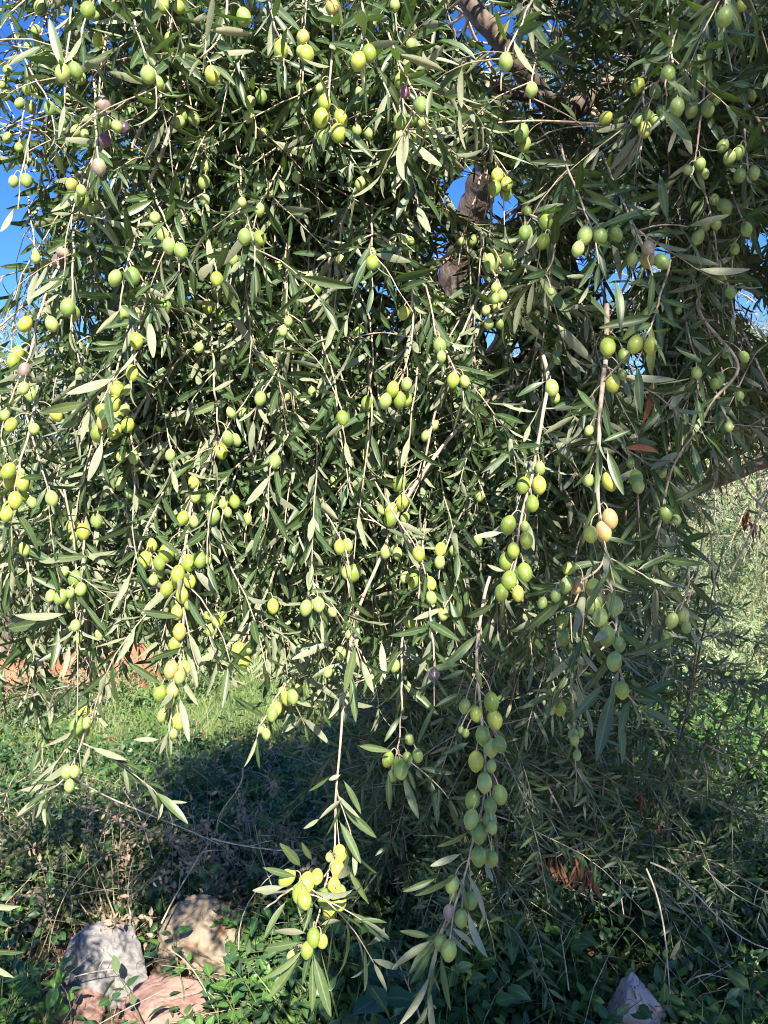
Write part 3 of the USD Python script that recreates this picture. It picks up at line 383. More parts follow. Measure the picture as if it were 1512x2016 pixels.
for b in branches:                                       # a branch hangs as far away as its olives' size says
    if b['ol']: b['d'] = float(np.clip(np.median(od[b['ol']]), 0.8, 1.6)) * .6 + b['d'] * .4
    n = len(b['p2']); s = np.linspace(0, 1, n)
    depth = b['d'] + (0.22 * (1 - s) ** 2 if b.get('auto') else 0.10 * (1 - s) ** 2)
    wob = np.stack([meshkit.noise(np.stack([s * 9, 0 * s + 3.7 * b['d'] + b['p2'][0, 0], 0 * s], -1)) - .5] * 1, -1)
    b['p3'] = U(b['p2'][:, 0] + 5 * wob[:, 0], b['p2'][:, 1], depth + 0.02 * wob[:, 0])
    b['rad'] = np.linspace(b['r0'], b['r1'], n) / 1000
# the join of the long central branch to its tips
def olive_mesh(seed, wrinkled=False, sub=2):
    m = trimesh.creation.icosphere(sub); v = m.vertices.copy(); z = v[:, 2]
    v[:, :2] *= (1 - 0.06 * z - 0.05 * z * z)[:, None]
    v[:, :2] *= .93; v[:, 2] = z * 1.25 - 0.10 * np.exp(-((z + 1) / .13) ** 2) + 0.0
    v += 0.035 * (meshkit.fbm(v * 1.6 + seed, 2, seed) - .5)[:, None] * v
    if wrinkled: v *= (1 + 0.22 * (np.abs(meshkit.noise(v * 3.4 + seed, seed) - .5) * 2 - .45))[:, None] * np.array([.92, .92, .9])
    return v, np.array(m.faces)
OM = [olive_mesh(s) for s in range(6)]; OMW = [olive_mesh(s, True) for s in range(3)]; OMs = [olive_mesh(s, False, 1) for s in range(3)]
LOOKS = {'g': 'olive_green', 'y': 'olive_yellow', 'o': 'olive_orange', 'r': 'olive_blush', 'm': 'olive_mauve', 'p': 'olive_purple', 'k': 'olive_black'}
OLAB = {'o': 'olive turning orange', 'r': 'olive blushed red', 'm': 'olive turning mauve', 'p': 'wrinkled purple olive', 'k': 'dark ripe olive'}
oc3 = np.zeros((len(OL), 3)); orr = np.zeros(len(OL)); tuft = []
order = np.argsort(-orad); keep = set(order[:296].tolist()); few = {}
omeshes, extra_twig = {}, {}
for k in range(len(OL)):
    b = branches[owner[k]]; at = b['p3'][onode[k]]; d0 = at[1]
    side = rng.random()
    ox, oy = proj(at); gap = math.hypot(opx[k][0] - ox, opx[k][1] - oy)
    r = orad[k] * d0 / F0
    off = -0.9 * r if gap < orad[k] * 1.2 else (rng.random() - .62) * 1.6 * r
    if ocol[k] in 'pk': off -= .06
    c = U(opx[k][0], opx[k][1], d0 + off)
    for q in few.get('c', []):                           # keep touching olives from running into one another
        if np.hypot(*(opx[q] - opx[k])) < 1.7 * max(orad[k], orad[q]) and abs(oc3[q][1] - c[1]) < 0.9 * (orr[q] + r):
            c = U(opx[k][0], opx[k][1], oc3[q][1] + (1.05 if k % 2 else -1.05) * (orr[q] + r) * .8)
    few.setdefault('c', []).append(k)
    r = orad[k] * c[1] / F0
    oc3[k] = c; orr[k] = r
    j = max(0, onode[k] - 2 - int(3 * rng.random())); stem = b['p3'][j]
    axis = unit(0.55 * unit(stem + np.array([0, 0, .012]) - c) + np.array([0.25 * (rng.random() - .5), 0.5 * (rng.random() - .5), 0.55]))
    x = unit(np.cross(axis, [0.3, 1, 0.1])); y = np.cross(axis, x); R = np.stack([x, y, axis], 1)
    wr = ocol[k] in 'pk'
    mv, mf = (OMW[k % 3] if wr else OM[k % 6]) if k in keep else OMs[k % 3]
    v = (mv * (r / 0.97)) @ R.T + c
    omeshes[k] = (v, mf)
    top = c + axis * r * 1.2
    q = spline([stem, stem * .45 + top * .55 + axis * .006, top - axis * r * .05], 6)
    extra_twig.setdefault(owner[k], []).append(tube(q, [.0008, .0007, .0006, .0006, .0007, .0009], 4))

# leaves of a twig: pairs at its nodes, turned a quarter each time
LV = []                                                   # rows: branch, P, D, N, L, W, bend, fold, twist
def dress(p3, bi, spacing=0.017, start=0.0, lmin=.038, lmax=.068, stay=1.0, tipturn=True):
    s = np.concatenate([[0], np.cumsum(np.linalg.norm(np.diff(p3, axis=0), axis=1))]); Ltot = s[-1]
    at = np.arange(start * Ltot + spacing * rng.random(), Ltot, spacing); 
    if len(at) == 0: return
    at = np.append(at, Ltot)
    P = np.stack([np.interp(at, s, p3[:, a]) for a in range(3)], -1); t = unit(np.gradient(p3, axis=0)); Tn = unit(np.stack([np.interp(at, s, t[:, a]) for a in range(3)], -1))
    a0 = unit(np.cross(Tn, unit(rng.normal(size=3)))); b0 = np.cross(Tn, a0); n = len(at)
    for sgn in (0, math.pi):
        ph = np.arange(n) * math.pi / 2 + rng.random() * 2 + sgn + rng.normal(size=n) * .35
        Rr = np.cos(ph)[:, None] * a0 + np.sin(ph)[:, None] * b0
        al = np.radians(np.clip(rng.normal(45, 15, n), 12, 95)); al[-1] *= .45
        frac = at / Ltot
        D = np.cos(al)[:, None] * Tn + np.sin(al)[:, None] * Rr
        D = unit(D + np.array([0, -.06, -.10]) * rng.random((n, 1)) * 1.5)
        N = Tn * np.sin(al)[:, None] - Rr * np.cos(al)[:, None]
        N = unit(0.55 * N + (0.75 * rng.random((n, 1)) - .05) * (0.6 * SUN + np.array([0, 0, .5])) + rng.normal(size=(n, 3)) * .45)
        L = rng.uniform(lmin, lmax, n) * np.where(frac > .86, .72, 1); Wd = L * rng.uniform(.14, .192, n)
        ok = rng.random(n) < stay
        bend = rng.normal(.28, .35, n); fold = rng.uniform(.12, .55, n); tw = rng.normal(0, .45, n)
        LV.append((np.full(ok.sum(), bi), P[ok], D[ok], N[ok], L[ok], Wd[ok], bend[ok], fold[ok], tw[ok]))
for bi, b in enumerate(branches):
    thick = b['r0'] > 2.3
    dress(b['p3'], bi, spacing=0.021 / max(.16, b['leafy']), start=.35 if thick else .12, stay=.8)
    # side sprigs
    L3 = np.linalg.norm(np.diff(b['p3'], axis=0), axis=1).sum()
    for _ in range(int(rng.poisson(L3 * (9 if not b.get('auto') else 5) * b['leafy']))):
        j = int(rng.integers(6, 36)); p = b['p3'][j]; d = unit(np.array([rng.normal(0, .8), .25 + rng.normal(0, .35), rng.normal(-.45, .4)]))
        n = 7; q = [p]; ln = rng.uniform(.06, .15)
        for i in range(n - 1):
            d = unit(d + np.array([0, 0, -.10]) + rng.normal(size=3) * .08); q.append(q[-1] + d * ln / (n - 1))
        q = np.array(q); extra_twig.setdefault(bi, []).append(tube(q, np.linspace(.0011, .0006, n), 4)); dress(q, bi, spacing=.018, stay=.85)
nmain = len(LV)

# filler twigs all through the crown
def zlow(X, Y):                                           # how low the curtain of leaves hangs
    px = W0 / 2 + X / np.maximum(Y, .6) * F0
    py = np.interp(px, [-200, 0, 130, 220, 330, 420, 520, 640, 760, 900, 1020, 1120, 1230, 1330, 1420, 1520, 1800], [1230, 1340, 1390, 1370, 1310, 1310, 1350, 1380, 1370, 1330, 1330, 1290, 1240, 1130, 900, 870, 860])
    return CAMZ - (py - H0 / 2) / F0 * 1.15
boxes = [  # x0,x1, y0,y1, z0,z1, count, front bias
 (-1.0, 1.25, 1.02, 1.45, .95, 2.45, 1550, 1),
 (-.55, 1.0, 1.25, 1.65, 1.7, 2.5, 400, 0),
 (.75, 1.6, 1.3, 2.2, 1.6, 2.6, 220, 0),
 (-.85, 1.6, 1.4, 2.3, 1.1, 2.85, 650, 0),
 (0.3, 2.2, 1.7, 3.3, 1.75, 3.0, 330, 0),
 (-1.2, 1.2, 0.8, 2.6, 2.45, 2.95, 90, 0),
 (-1.7, -.64, .72, 1.45, .7, 1.9, 380, 3),
]
ftw = []
for x0, x1, y0, y1, z0, z1, cnt, mode in boxes:
    made = 0; tries = 0
    while made < cnt and tries < cnt * 12:
        tries += 1
        p = np.array([rng.uniform(x0, x1), rng.uniform(y0, y1), rng.uniform(z0, z1)])
        bulge = 0.22 * (meshkit.noise(np.array([p[0] * 2.6, 3.0, p[2] * 2.6]), 4) - .5)
        if mode == 1:
            p[1] = 1.12 + bulge + 0.30 * rng.random() ** 1.4 + .10 * abs(p[0])
        if meshkit.noise(p * 4.2, 7) < .33: continue
        if mode < 2 and p[2] < zlow(p[0], p[1]) + .12: continue
        if mode == 0 and p[0] < -.52 + .35 * rng.random() and p[2] > 1.6: continue        # thin at the left edge: sky shows through
        px, py = proj(p)
        if mode == 3 and px > -25: continue
        if mode == 0 and p[1] > 1.5 and p[0] < .15 and p[2] > 2.2 + max(0, p[0] + .4): continue
        if mode == 0 and p[2] > 2.45 and p[1] > 1.35 and p[0] < .3: continue
        if px < 260 and py < 660 and rng.random() < .75 * (1 - px / 330): continue
        lowz = p[2] < 1.98
        d = np.array([rng.normal(0, .5 if lowz else .7), rng.normal(-.32, .4), rng.normal(-.85 if lowz else .05, .45 if lowz else .6)])
        d = unit(d); n = 9; ln = rng.uniform(.15, .34); q = [p]
        sag = .20 if p[2] < 2.0 else .10
        for i in range(n - 1):
            d = unit(d + np.array([0, 0, -sag]) + rng.normal(size=3) * .09); q.append(q[-1] + d * ln / (n - 1))
        q = np.array(q)
        if mode < 2 and (q[:, 1].min() < .90 or q[-1, 2] < zlow(q[-1, 0], q[-1, 1])): continue
        if mode == 3 and proj(q)[0].max() > -8: continue
        if np.hypot(q[:, 0], q[:, 1]).min() < .75 and q[:, 2].min() < 2.6: continue
        if mode < 2:
            qx, qy = proj(q)
            if any(((np.hypot(qx - g[0], qy - g[1]) < g[2]) & (q[:, 1] < g[4])).any() for g in GAPS if g[3] > .86) and rng.random() < .93: continue
        made += 1; ftw.append(q); dress(q, -1 - mode, spacing=.017, stay=.88)
LB = np.concatenate([r[0] for r in LV]); LP, LD, LN = (np.concatenate([r[i] for r in LV]) for i in (1, 2, 3)); LL, LW, LBe, LF, LT_ = (np.concatenate([r[i] for r in LV]) for i in (4, 5, 6, 7, 8))
# no leaf over the fruit that the tree shows, few across the gaps in the crown
mid = LP + unit(LD) * LL[:, None] * .5; tip = LP + unit(LD) * LL[:, None] * .95
drop = np.zeros(len(LB), bool); u = rng.random(len(LB))
for Q in [LP + unit(LD) * LL[:, None] * q_ for q_ in (.1, .3, .5, .7, .9)]:
    qx, qy = proj(Q)
    for k in range(len(OL)):
        near = (np.hypot(qx - opx[k][0], qy - opx[k][1]) < orad[k] * (1.15 if ocol[k] in 'pkmr' else .92)) & (Q[:, 1] < oc3[k][1] + .002)
        drop |= near & (u < (.95 if ocol[k] in 'pkmr' else .80))
    for gx, gy, gr, gp, gd in GAPS: drop |= (np.hypot(qx - gx, qy - gy) < gr) & (u < gp) & (Q[:, 1] < gd)
    for k in range(len(OL)):                             # nor in its sunshine
        w = Q - oc3[k]; t_ = w @ SUN; near = (t_ > .0) & (t_ < .5) & ((w * w).sum(1) - t_ * t_ < (1.0 * orr[k]) ** 2)
        drop |= near & (u < .6) & (opx[k][0] < 1080)
    drop |= (Q[:, 1] < .72) & (Q[:, 2] < 2.5) & (np.abs(Q[:, 0]) < 1.2)
sel = ~drop
LB, LP, LD, LN, LL, LW, LBe, LF, LT_ = (a[sel] for a in (LB, LP, LD, LN, LL, LW, LBe, LF, LT_)); mid = mid[sel]
SG = []
for (sx, sy), txt in SINGLE.items():
    for w in txt.split():
        a, b_, c, e, kd = w.split(','); SG.append((sx + int(a) / 3, sy + int(b_) / 3, sx + int(c) / 3, sy + int(e) / 3, kd))
NS = len(SG)
# the leaves that show largest are parts, the rest of the crown is foliage
mx, my = proj(mid); ins = (mx > 10) & (mx < 1502) & (my > 10) & (my < 2006) & (LB >= 0) & (mid[:, 1] > .5)
SS = np.cross(unit(LD), unit(LN)); view = unit(mid - np.array([0, 0, CAMZ]))
face = np.abs((unit(np.cross(LD, SS)) * view).sum(1)); lenp = np.linalg.norm(LD - (LD * view).sum(1, keepdims=True) * view, axis=1)
size = np.where(ins, LL * lenp * LW * (.25 + face) / mid[:, 1] ** 2, 0)
own = np.argsort(-size)[:max(0, 296 - NS)]; isown = np.zeros(len(LB), bool); isown[own] = True
rest = ~isown
nearm = rest & (LB >= -1)
batches = []
for msk, prof, ac in ((nearm, 'olive', 3), (rest & ~nearm, 'low', 3)):
    batches.append(leaves(LP[msk], LD[msk], LN[msk], LL[msk], LW[msk], LBe[msk], LF[msk], prof, LT_[msk], ac))
v, f = join([(b[0], b[1]) for b in batches]); uv = np.vstack([b[2] for b in batches])
part('foliage', T((v, f)), 'olive_leaf', tree, smooth=True, uv=uv, kind='stuff')
print('leaves', len(LB), 'tris', len(f))
tw = [tube(q, np.linspace(.0017, .0007, len(q)), 4) for q in ftw]
# thin boughs that feed the curtain
for _ in range(130):
    a = np.array([rng.uniform(-.3, 1.2), rng.uniform(1.7, 2.4), rng.uniform(2.1, 2.6)]); e = np.array([rng.uniform(-.62, .8), rng.uniform(1.06, 1.4), 0]); e[2] = rng.uniform(1.3, 2.35)
    m1 = a * .55 + e * .45 + np.array([rng.normal(0, .08), -.05, .22]); m2 = a * .15 + e * .85 + np.array([rng.normal(0, .05), -.03, .12])
    q = spline([a, m1, m2, e], 22) + rng.normal(size=(22, 3)) * .004
    qx, qy = proj(q)
    if any(((np.hypot(qx - g[0], qy - g[1]) < g[2]) & (q[:, 1] < g[4])).any() for g in GAPS if g[3] > .86): continue
    tw.append(tube(q, np.linspace(rng.uniform(.0025, .0055), .0014, 22), 5))
part('twigs', T(join(tw)), 'twig', tree, smooth=True, kind='stuff')
leftover = [omeshes[k] for k in range(len(OL)) if k not in keep]
prims = []
for bi, b in enumerate(branches):
    m = join([tube(b['p3'], b['rad'], 6)] + extra_twig.get(bi, []))
    bp = part('hanging_branch', T(m), 'twig', tree, smooth=True, label=b['lab']); prims.append(bp)
    for k in b['ol']:
        if k in keep: part('olive', T(omeshes[k]), LOOKS[ocol[k]], bp, smooth=True, label=OLAB.get(ocol[k]))
part('small_olives', T(join(leftover)), 'olive_green', tree, smooth=True, kind='stuff')
for i in own:
    s_ = slice(i, i + 1)
    lv, lf, luv = leaves(LP[s_], LD[s_], LN[s_], LL[s_], LW[s_], LBe[s_], LF[s_], 'fine', LT_[s_], 5)
    part('leaf', T((lv, lf)), 'olive_leaf_single', prims[LB[i]], smooth=True, uv=luv)

for x0, y0, x1, y1, kd in SG:
    dist = [np.hypot(*(b['p2'] - (x0, y0)).T) for b in branches]; bi = int(np.argmin([q.min() for q in dist])); j = int(dist[bi].argmin())
    d = branches[bi]['p3'][j][1] - (.012 if dist[bi][j] < 30 else .03)
    dt = rng.normal(-.012, .014); A, B = U(x0, y0, d), U(x1, y1, d + dt); L = float(np.linalg.norm(B - A))
    face_ = np.array([rng.normal(0, .35), -1, rng.normal(.25, .3)]); N = face_ if kd == 't' else -face_
    bend = rng.normal(.25, .25); L *= 1 + .05 * abs(bend)
    lv, lf, luv = leaves(A[None], (B - A)[None] + (.5 * bend * L * unit(N))[None] * .8, N[None], L, np.clip(L * rng.uniform(.155, .19), .006, .0145), bend, rng.uniform(.15, .5), 'fine', rng.normal(0, .3, 1), 5)
    part('leaf', T((lv, lf)), 'olive_leaf_single', prims[bi], smooth=True, uv=luv)
for x0, y0, x1, y1, mt, lb in [(1284, 750, 1268, 838, 'dead_leaf', 'dry rust brown leaf'), (1225, 882, 1305, 888, 'dead_leaf', 'dry rust brown leaf'), (1004, 36, 982, 80, 'yellow_leaf', 'yellow leaf')]:
    bi = int(np.argmin([np.hypot(*(b['p2'] - (x0, y0)).T).min() for b in branches])); A, B = U(x0, y0, .93), U(x1, y1, .94); L = float(np.linalg.norm(B - A))
    lv, lf, luv = leaves(A[None], (B - A)[None], np.array([[.2, -1, .3]]), L, L * .2, .3, .7, 'fine', np.array([.5]), 5)
    part('leaf', T((lv, lf)), mt, prims[bi], smooth=True, uv=luv, label=lb)
# ------------------------------------------------------------------ stones
STONES = []
def stone(name, label, look_, px, py, d, size, seed, cat='stone', group=None):
    c = U(px, py, d); gz = float(ground_z(c[0], c[1]))
    m = trimesh.creation.icosphere(5); v = m.vertices.copy()
    r2 = np.random.default_rng(seed)
    for _ in range(13):                                   # broken faces
        n = unit(r2.normal(size=3)); h = r2.uniform(.55, .9); e = v @ n - h
        v -= np.where(e > 0, e * .92, 0)[:, None] * n
    v += (meshkit.fbm(v * 2.2 + seed, 4, seed) - .5)[:, None] * .22 * unit(v) + (meshkit.fbm(v * 7 + seed, 5, seed + 1) - .5)[:, None] * .13 * unit(v) - np.maximum(0, .05 - np.abs(meshkit.noise(v * 3.1 + seed, seed + 5) - .5))[:, None] * 1.3 * unit(v)
    a = r2.uniform(-.5, .5); R = np.array([[math.cos(a), -math.sin(a), 0], [math.sin(a), math.cos(a), 0], [0, 0, 1]])
    v[:, :2] *= (1 - .22 * v[:, 2:3]); v = v / np.percentile(np.abs(v), 97, axis=0) * (.85 + .3 * r2.random(3))
    v = (v * np.array(size)) @ R.T
    z = max(float(c[2]), gz - size[2] * .1)
    STONES.append((c[0], c[1], max(size[:2])))
    part(name, (v + [c[0], c[1], z], np.array(m.faces)), look_, smooth=25, label=label, cat=cat)
stone('stone', 'large grey weathered stone in shade at the lower left, deep in the weeds', 'grey_stone', 215, 1905, 2.40, (.135, .13, .12), 3)
stone('stone', 'tan stone with an orange patch, partly sunlit, right of the large grey stone', 'tan_stone', 392, 1868, 2.5, (.12, .12, .13), 5)
stone('stone', 'grey rounded rock top peeping up behind the tan stone', 'grey_stone', 440, 1805, 2.75, (.095, .1, .07), 8)
stone('stone', 'sunlit pink stone lying low in front of the tan stone', 'pink_stone', 350, 1978, 2.28, (.125, .12, .075), 12)
stone('stone', 'purplish pink slanting stone in the bottom left corner', 'pink_stone', 128, 1996, 2.22, (.115, .11, .055), 17)
stone('stone', 'small bluish grey stone left of the large grey stone', 'mauve_stone', 128, 1938, 2.38, (.07, .07, .05), 19)
stone('stone', 'reddish brown stone at the left edge among the weeds', 'pink_stone', 25, 1778, 2.95, (.115, .1, .065), 23)
stone('stone', 'pale stone showing behind the reddish bramble at the left', 'mauve_stone', 105, 1572, 3.9, (.13, .11, .07), 29)
stone('stone', 'single mauve grey stone at the lower right among green weeds', 'mauve_stone', 1245, 1985, 2.1, (.07, .07, .095), 31)
stone('rock', 'pinkish rock at the foot of the red earth bank', 'pink_stone', 165, 1402, 5.75, (.24, .16, .10), 37, 'rock')
stone('rock', 'grey brown rock set in the red earth bank at the far left', 'tan_stone', 88, 1362, 5.9, (.17, .15, .10), 41, 'rock')

# ------------------------------------------------------------------ plants
class Rows:
    def __init__(s): s.r = []
    def add(s, P, D, N, L, Wd, bend, fold, tw): s.r.append((P, D, N, L, Wd, bend, fold, tw))
    def mesh(s, prof, across=3):
        P, D, N, L, Wd, b, f, t = (np.concatenate([x[i] for x in s.r]) for i in range(8))
        v, fa, uv = leaves(P, D, N, L, Wd, b, f, prof, t, across)
        return (v, fa), uv
def stem_curve(p, d, ln, n=10, sag=.08, wob=.08):
    d = unit(d); q = [np.asarray(p, float)]
    for _ in range(n - 1):
        d = unit(d + np.array([0, 0, -sag]) + rng.normal(size=3) * wob); q.append(q[-1] + d * ln / (n - 1))
    return np.array(q)
def leaf_up(rows, q, spacing, L, ratio, spread=60, start=.15, whorl=2, up=.9, bendm=.35, jitter=.4, stay=.95):
    s = np.concatenate([[0], np.cumsum(np.linalg.norm(np.diff(q, axis=0), axis=1))])
    at = np.arange(start * s[-1], s[-1] + 1e-6, spacing)
    if len(at) < 1: return
    P = np.stack([np.interp(at, s, q[:, a]) for a in range(3)], -1); t = unit(np.gradient(q, axis=0)); Tn = unit(np.stack([np.interp(at, s, t[:, a]) for a in range(3)], -1))
    a0 = unit(np.cross(Tn, unit(rng.normal(size=3)))); b0 = np.cross(Tn, a0); n = len(at)
    for k in range(whorl):
        ph = np.arange(n) * 1.9 + 2 * math.pi * k / whorl + rng.normal(size=n) * .4
        Rr = np.cos(ph)[:, None] * a0 + np.sin(ph)[:, None] * b0
        al = np.radians(np.clip(rng.normal(spread, 14, n), 10, 100))
        D = unit(np.cos(al)[:, None] * Tn + np.sin(al)[:, None] * Rr + rng.normal(size=(n, 3)) * .12)
        N = unit(up * np.array([0, -.25, 1]) + .5 * (Tn * np.sin(al)[:, None] - Rr * np.cos(al)[:, None]) + rng.normal(size=(n, 3)) * jitter)
        ll = L * rng.uniform(.6, 1.15, n); ok = rng.random(n) < stay
        rows.add(P[ok], D[ok], N[ok], ll[ok], (ll * ratio * rng.uniform(.85, 1.15, n))[ok], rng.normal(bendm, .3, n)[ok], rng.uniform(.05, .4, n)[ok], rng.normal(0, .3, n)[ok])
def gz(x, y): return float(ground_z(x, y))

# the clump of shoots under the tree, with narrow leaves
SH = np.array([.55, 2.75, 0.0])
shoots = thing('olive_bush', 'dark bush of straight olive shoots in deep shade below the tree', 'olive bush', SH)
rw = Rows(); thin = []
O = lambda mesh, o: (np.asarray(mesh[0]) - o, mesh[1])
for i in range(60):
    x, y = (rng.uniform(.05, .42), rng.uniform(2.38, 2.75)) if i < 28 else (rng.uniform(.15, 1.15), rng.uniform(2.7, 3.3))
    q = stem_curve((x, y, gz(x, y) - .03), (rng.normal(0, .12) + .1 * (x - .4), rng.normal(-.03, .1), 1), rng.uniform(1.0, 1.85), 14, sag=.015, wob=.035)
    part('stem', O(tube(q, np.linspace(rng.uniform(.006, .0095), .002, 14), 6), SH), 'bark', shoots, smooth=True)
    leaf_up(rw, q, .035, .066, .17, 50, .35, 2, up=.5)
    for j in range(11):
        k = int(rng.integers(3, 13)); w = stem_curve(q[k], (rng.normal(0, .8), rng.normal(-.25, .6), rng.normal(.15, .35)), rng.uniform(.18, .5), 8, sag=.12)
        thin.append(tube(w, np.linspace(.0022, .0008, 8), 4)); leaf_up(rw, w, .019, .066, .17, 52, .1, 2, up=.45)
for p0, d0, ln in [((.75, 2.75, .55), (1, -.2, .05), .8), ((.7, 2.7, .75), (1, -.1, .25), .7), ((.6, 2.5, .45), (.8, -.3, -.2), .55), ((.8, 2.7, .35), (.9, -.35, .1), .75), ((.85, 2.9, .9), (1, .1, .2), .6), ((.95, 2.6, .3), (.3, -.3, -.15), .4), ((.3, 2.5, .8), (-.5, -.2, .4), .5), ((.3, 2.5, .6), (-.7, -.1, .3), .45)]:
    w = stem_curve(p0, d0, ln, 10, sag=.05, wob=.1); thin.append(tube(w, np.linspace(.0035, .001, 10), 4)); leaf_up(rw, w, .022, .068, .17, 52, .1, 2, up=.5)
    for k in range(2, 10, 1):
        w2 = stem_curve(w[k], (rng.normal(.2, .5), rng.normal(-.2, .5), rng.normal(-.4, .4)), rng.uniform(.1, .28), 7, sag=.1); thin.append(tube(w2, np.linspace(.0018, .0007, 7), 4)); leaf_up(rw, w2, .019, .064, .17, 52, .1, 2, up=.45)
ms, uv = rw.mesh('low'); part('foliage', O(ms, SH), 'olive_leaf', shoots, smooth=True, uv=uv, kind='stuff')
part('twigs', O(join(thin), SH), 'twig', shoots, smooth=True, kind='stuff')

# the dead twig with its rust brown leaves
def dead_twig(label, pts, d, bunches, n):
    q = U([a for a, b in pts], [b for a, b in pts], d); q = spline(q, 12); o = q[0]
    t = thing('dead_twig', label, 'dead twig', o)
    part('twig', O(tube(q, np.linspace(.003, .0015, 12), 5), o), 'twig', t, smooth=True)
    for bx, by in bunches:
        c = U(bx, by, d)
        w = spline([q[np.linalg.norm(q - c, axis=1).argmin()], c], 5); part('side_twig', O(tube(w, [.0014] * 5, 4), o), 'twig', t, smooth=True)
        for i in range(n):
            P = (c + rng.normal(size=3) * .012)[None]; D = np.array([[rng.normal(0, .22), rng.normal(0, .25), -1.0]]); L = rng.uniform(.05, .085)
            lv, lf, luv = leaves(P, D, rng.normal(size=(1, 3)), L, L * .14, rng.normal(.2, .4), rng.uniform(.5, 1.1), 'low', rng.normal(0, .8, 1))
            part('dead_leaf', O((lv, lf), o), 'dead_leaf', t, smooth=True, uv=luv)
dead_twig('broken twig with hanging rust brown dead leaves in the dark bush', [(1076, 1545), (1110, 1610), (1140, 1680), (1160, 1735)], 2.32, [(1068, 1690), (1095, 1688), (1140, 1690), (1152, 1698), (1165, 1715)], 11)
dead_twig('thin brown dead twig with dry leaves at the edge of the sunlit shrub', [(1250, 1570), (1300, 1620), (1340, 1660), (1360, 1695)], 2.75, [(1262, 1560), (1285, 1590), (1305, 1612)], 11)
dead_twig('drooping sprig of rust coloured dead leaves above the round leaved shrub', [(1440, 1000), (1465, 1060), (1475, 1100)], 3.0, [(1470, 1010), (1482, 1030)], 6)
dead_twig('rusty dry sprig in front of the sunlit round leaved shrub', [(1380, 1420), (1400, 1460), (1420, 1500)], 3.2, [(1395, 1445), (1410, 1470), (1425, 1495), (1380, 1490)], 10)

def bush(name, label, cat, o, rad, hgt, ns, leafL, ratio, prof, mat, stem_mat='twig', spacing=.03, sides=4, whorl=2, spread=60, lean=.5, sag=.07, up=.9, sidel=(.12, .3), r0=.004, group=None, stuff=True):
    o = np.array([o[0], o[1], gz(o[0], o[1])]); t = thing(name, label, cat, o, group); rws = Rows(); st = []
    for i in range(ns):
        a, rr = rng.random() * 6.283, rad * math.sqrt(rng.random())
        x, y = o[0] + .55 * rr * math.cos(a), o[1] + .55 * rr * math.sin(a)
        q = stem_curve((x, y, gz(x, y) - .02), (lean * math.cos(a) * rng.random() * 1.4, lean * math.sin(a) * rng.random() * 1.4, 1), hgt * rng.uniform(.7, 1.25), 11, sag=sag, wob=.08)
        st.append(tube(q, np.linspace(r0, r0 * .3, 11), 4)); leaf_up(rws, q, spacing, leafL, ratio, spread, .2, whorl, up)
        for j in range(sides):
            k = int(rng.integers(3, 10)); w = stem_curve(q[k], rng.normal(size=3) + [0, -.2, .45], rng.uniform(*sidel), 7, sag=sag, wob=.12)
            st.append(tube(w, np.linspace(r0 * .45, r0 * .2, 7), 3)); leaf_up(rws, w, spacing * .8, leafL, ratio, spread, .1, whorl, up)
    part('stems', O(join(st), o), stem_mat, t, smooth=True, kind='stuff')
    ms, uv = rws.mesh(prof); part('leaves', O(ms, o), mat, t, smooth=True, uv=uv, kind='stuff')
    return t
# shaded evergreen scrub left of the centre
for (px, d, h, n, lab) in [(300, 3.3, .26, 8, 'small leaved evergreen shrub in shade below the lit grass at the left'), (450, 3.2, .3, 8, 'evergreen shrub with small dark leaves below the long yellow olive strand'), (590, 3.1, .4, 9, 'shaded evergreen shrub left of the long bare branch'), (730, 3.2, .6, 10, 'dark small leaved shrub behind the tip of the long bare branch'), (830, 3.5, .8, 9, 'dim evergreen shrub between the two lowest olive strands'), (380, 3.7, .28, 9, 'low evergreen scrub in half light under the lit yellow olive strand'), (520, 3.6, .42, 10, 'evergreen scrub left of the long bare branch, at the edge of the lit grass'), (660, 3.6, .7, 11, 'tall dark scrub right behind the long bare branch'), (190, 3.6, .24, 8, 'low evergreen scrub under the left edge of the crown'), (780, 2.9, .7, 11, 'dark scrub between the lowest strands, nearest the viewer')]:
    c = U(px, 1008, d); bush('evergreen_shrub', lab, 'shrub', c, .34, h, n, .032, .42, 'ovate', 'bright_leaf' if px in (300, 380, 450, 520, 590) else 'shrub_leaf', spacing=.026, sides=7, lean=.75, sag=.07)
c = U(75, 1008, 2.95); bush('bramble_bush', 'low reddish bramble with rusty and green leaves at the left edge', 'bramble', c, .34, .42, 34, .03, .62, 'ovate', 'bramble_leaf', spacing=.03, sides=6, lean=.9, sag=.14)
c = U(-40, 1008, 3.2); bush('bramble_bush', 'reddish bramble running out of the picture at the left', 'bramble', c, .34, .42, 24, .03, .62, 'ovate', 'bramble_leaf', spacing=.03, sides=6, lean=.9, sag=.14)
for px, d, lab in [(460, 2.9, 'patch of curled grey brown dry weeds left of the middle'), (530, 2.8, 'pale withered weed beside the long diagonal dry stalk'), (160, 2.75, 'dry brown weed above the large grey stone')]:
    c = U(px, 1008, d); bush('dry_weed', lab, 'weed', c, .2, .42, 13, .03, .4, 'ovate', 'dry_leaf', 'dry_stem', spacing=.035, sides=3, lean=.5, sag=.05, r0=.002)
for px, d, h, n, lab in [(1445, 4.0, .52, 34, 'sunlit shrub with small round green leaves at the right edge'), (1560, 4.2, .62, 30, 'round leaved green shrub cut off by the right edge'), (1345, 4.3, .46, 24, 'half shaded round leaved shrub left of the sunlit one')]:
    c = U(px, 1008, d); bush('round_leaved_shrub', lab, 'shrub', c, .42, h, n, .036, .72, 'ovate', 'bright_leaf', spacing=.035, sides=7, lean=.75, sag=.05)
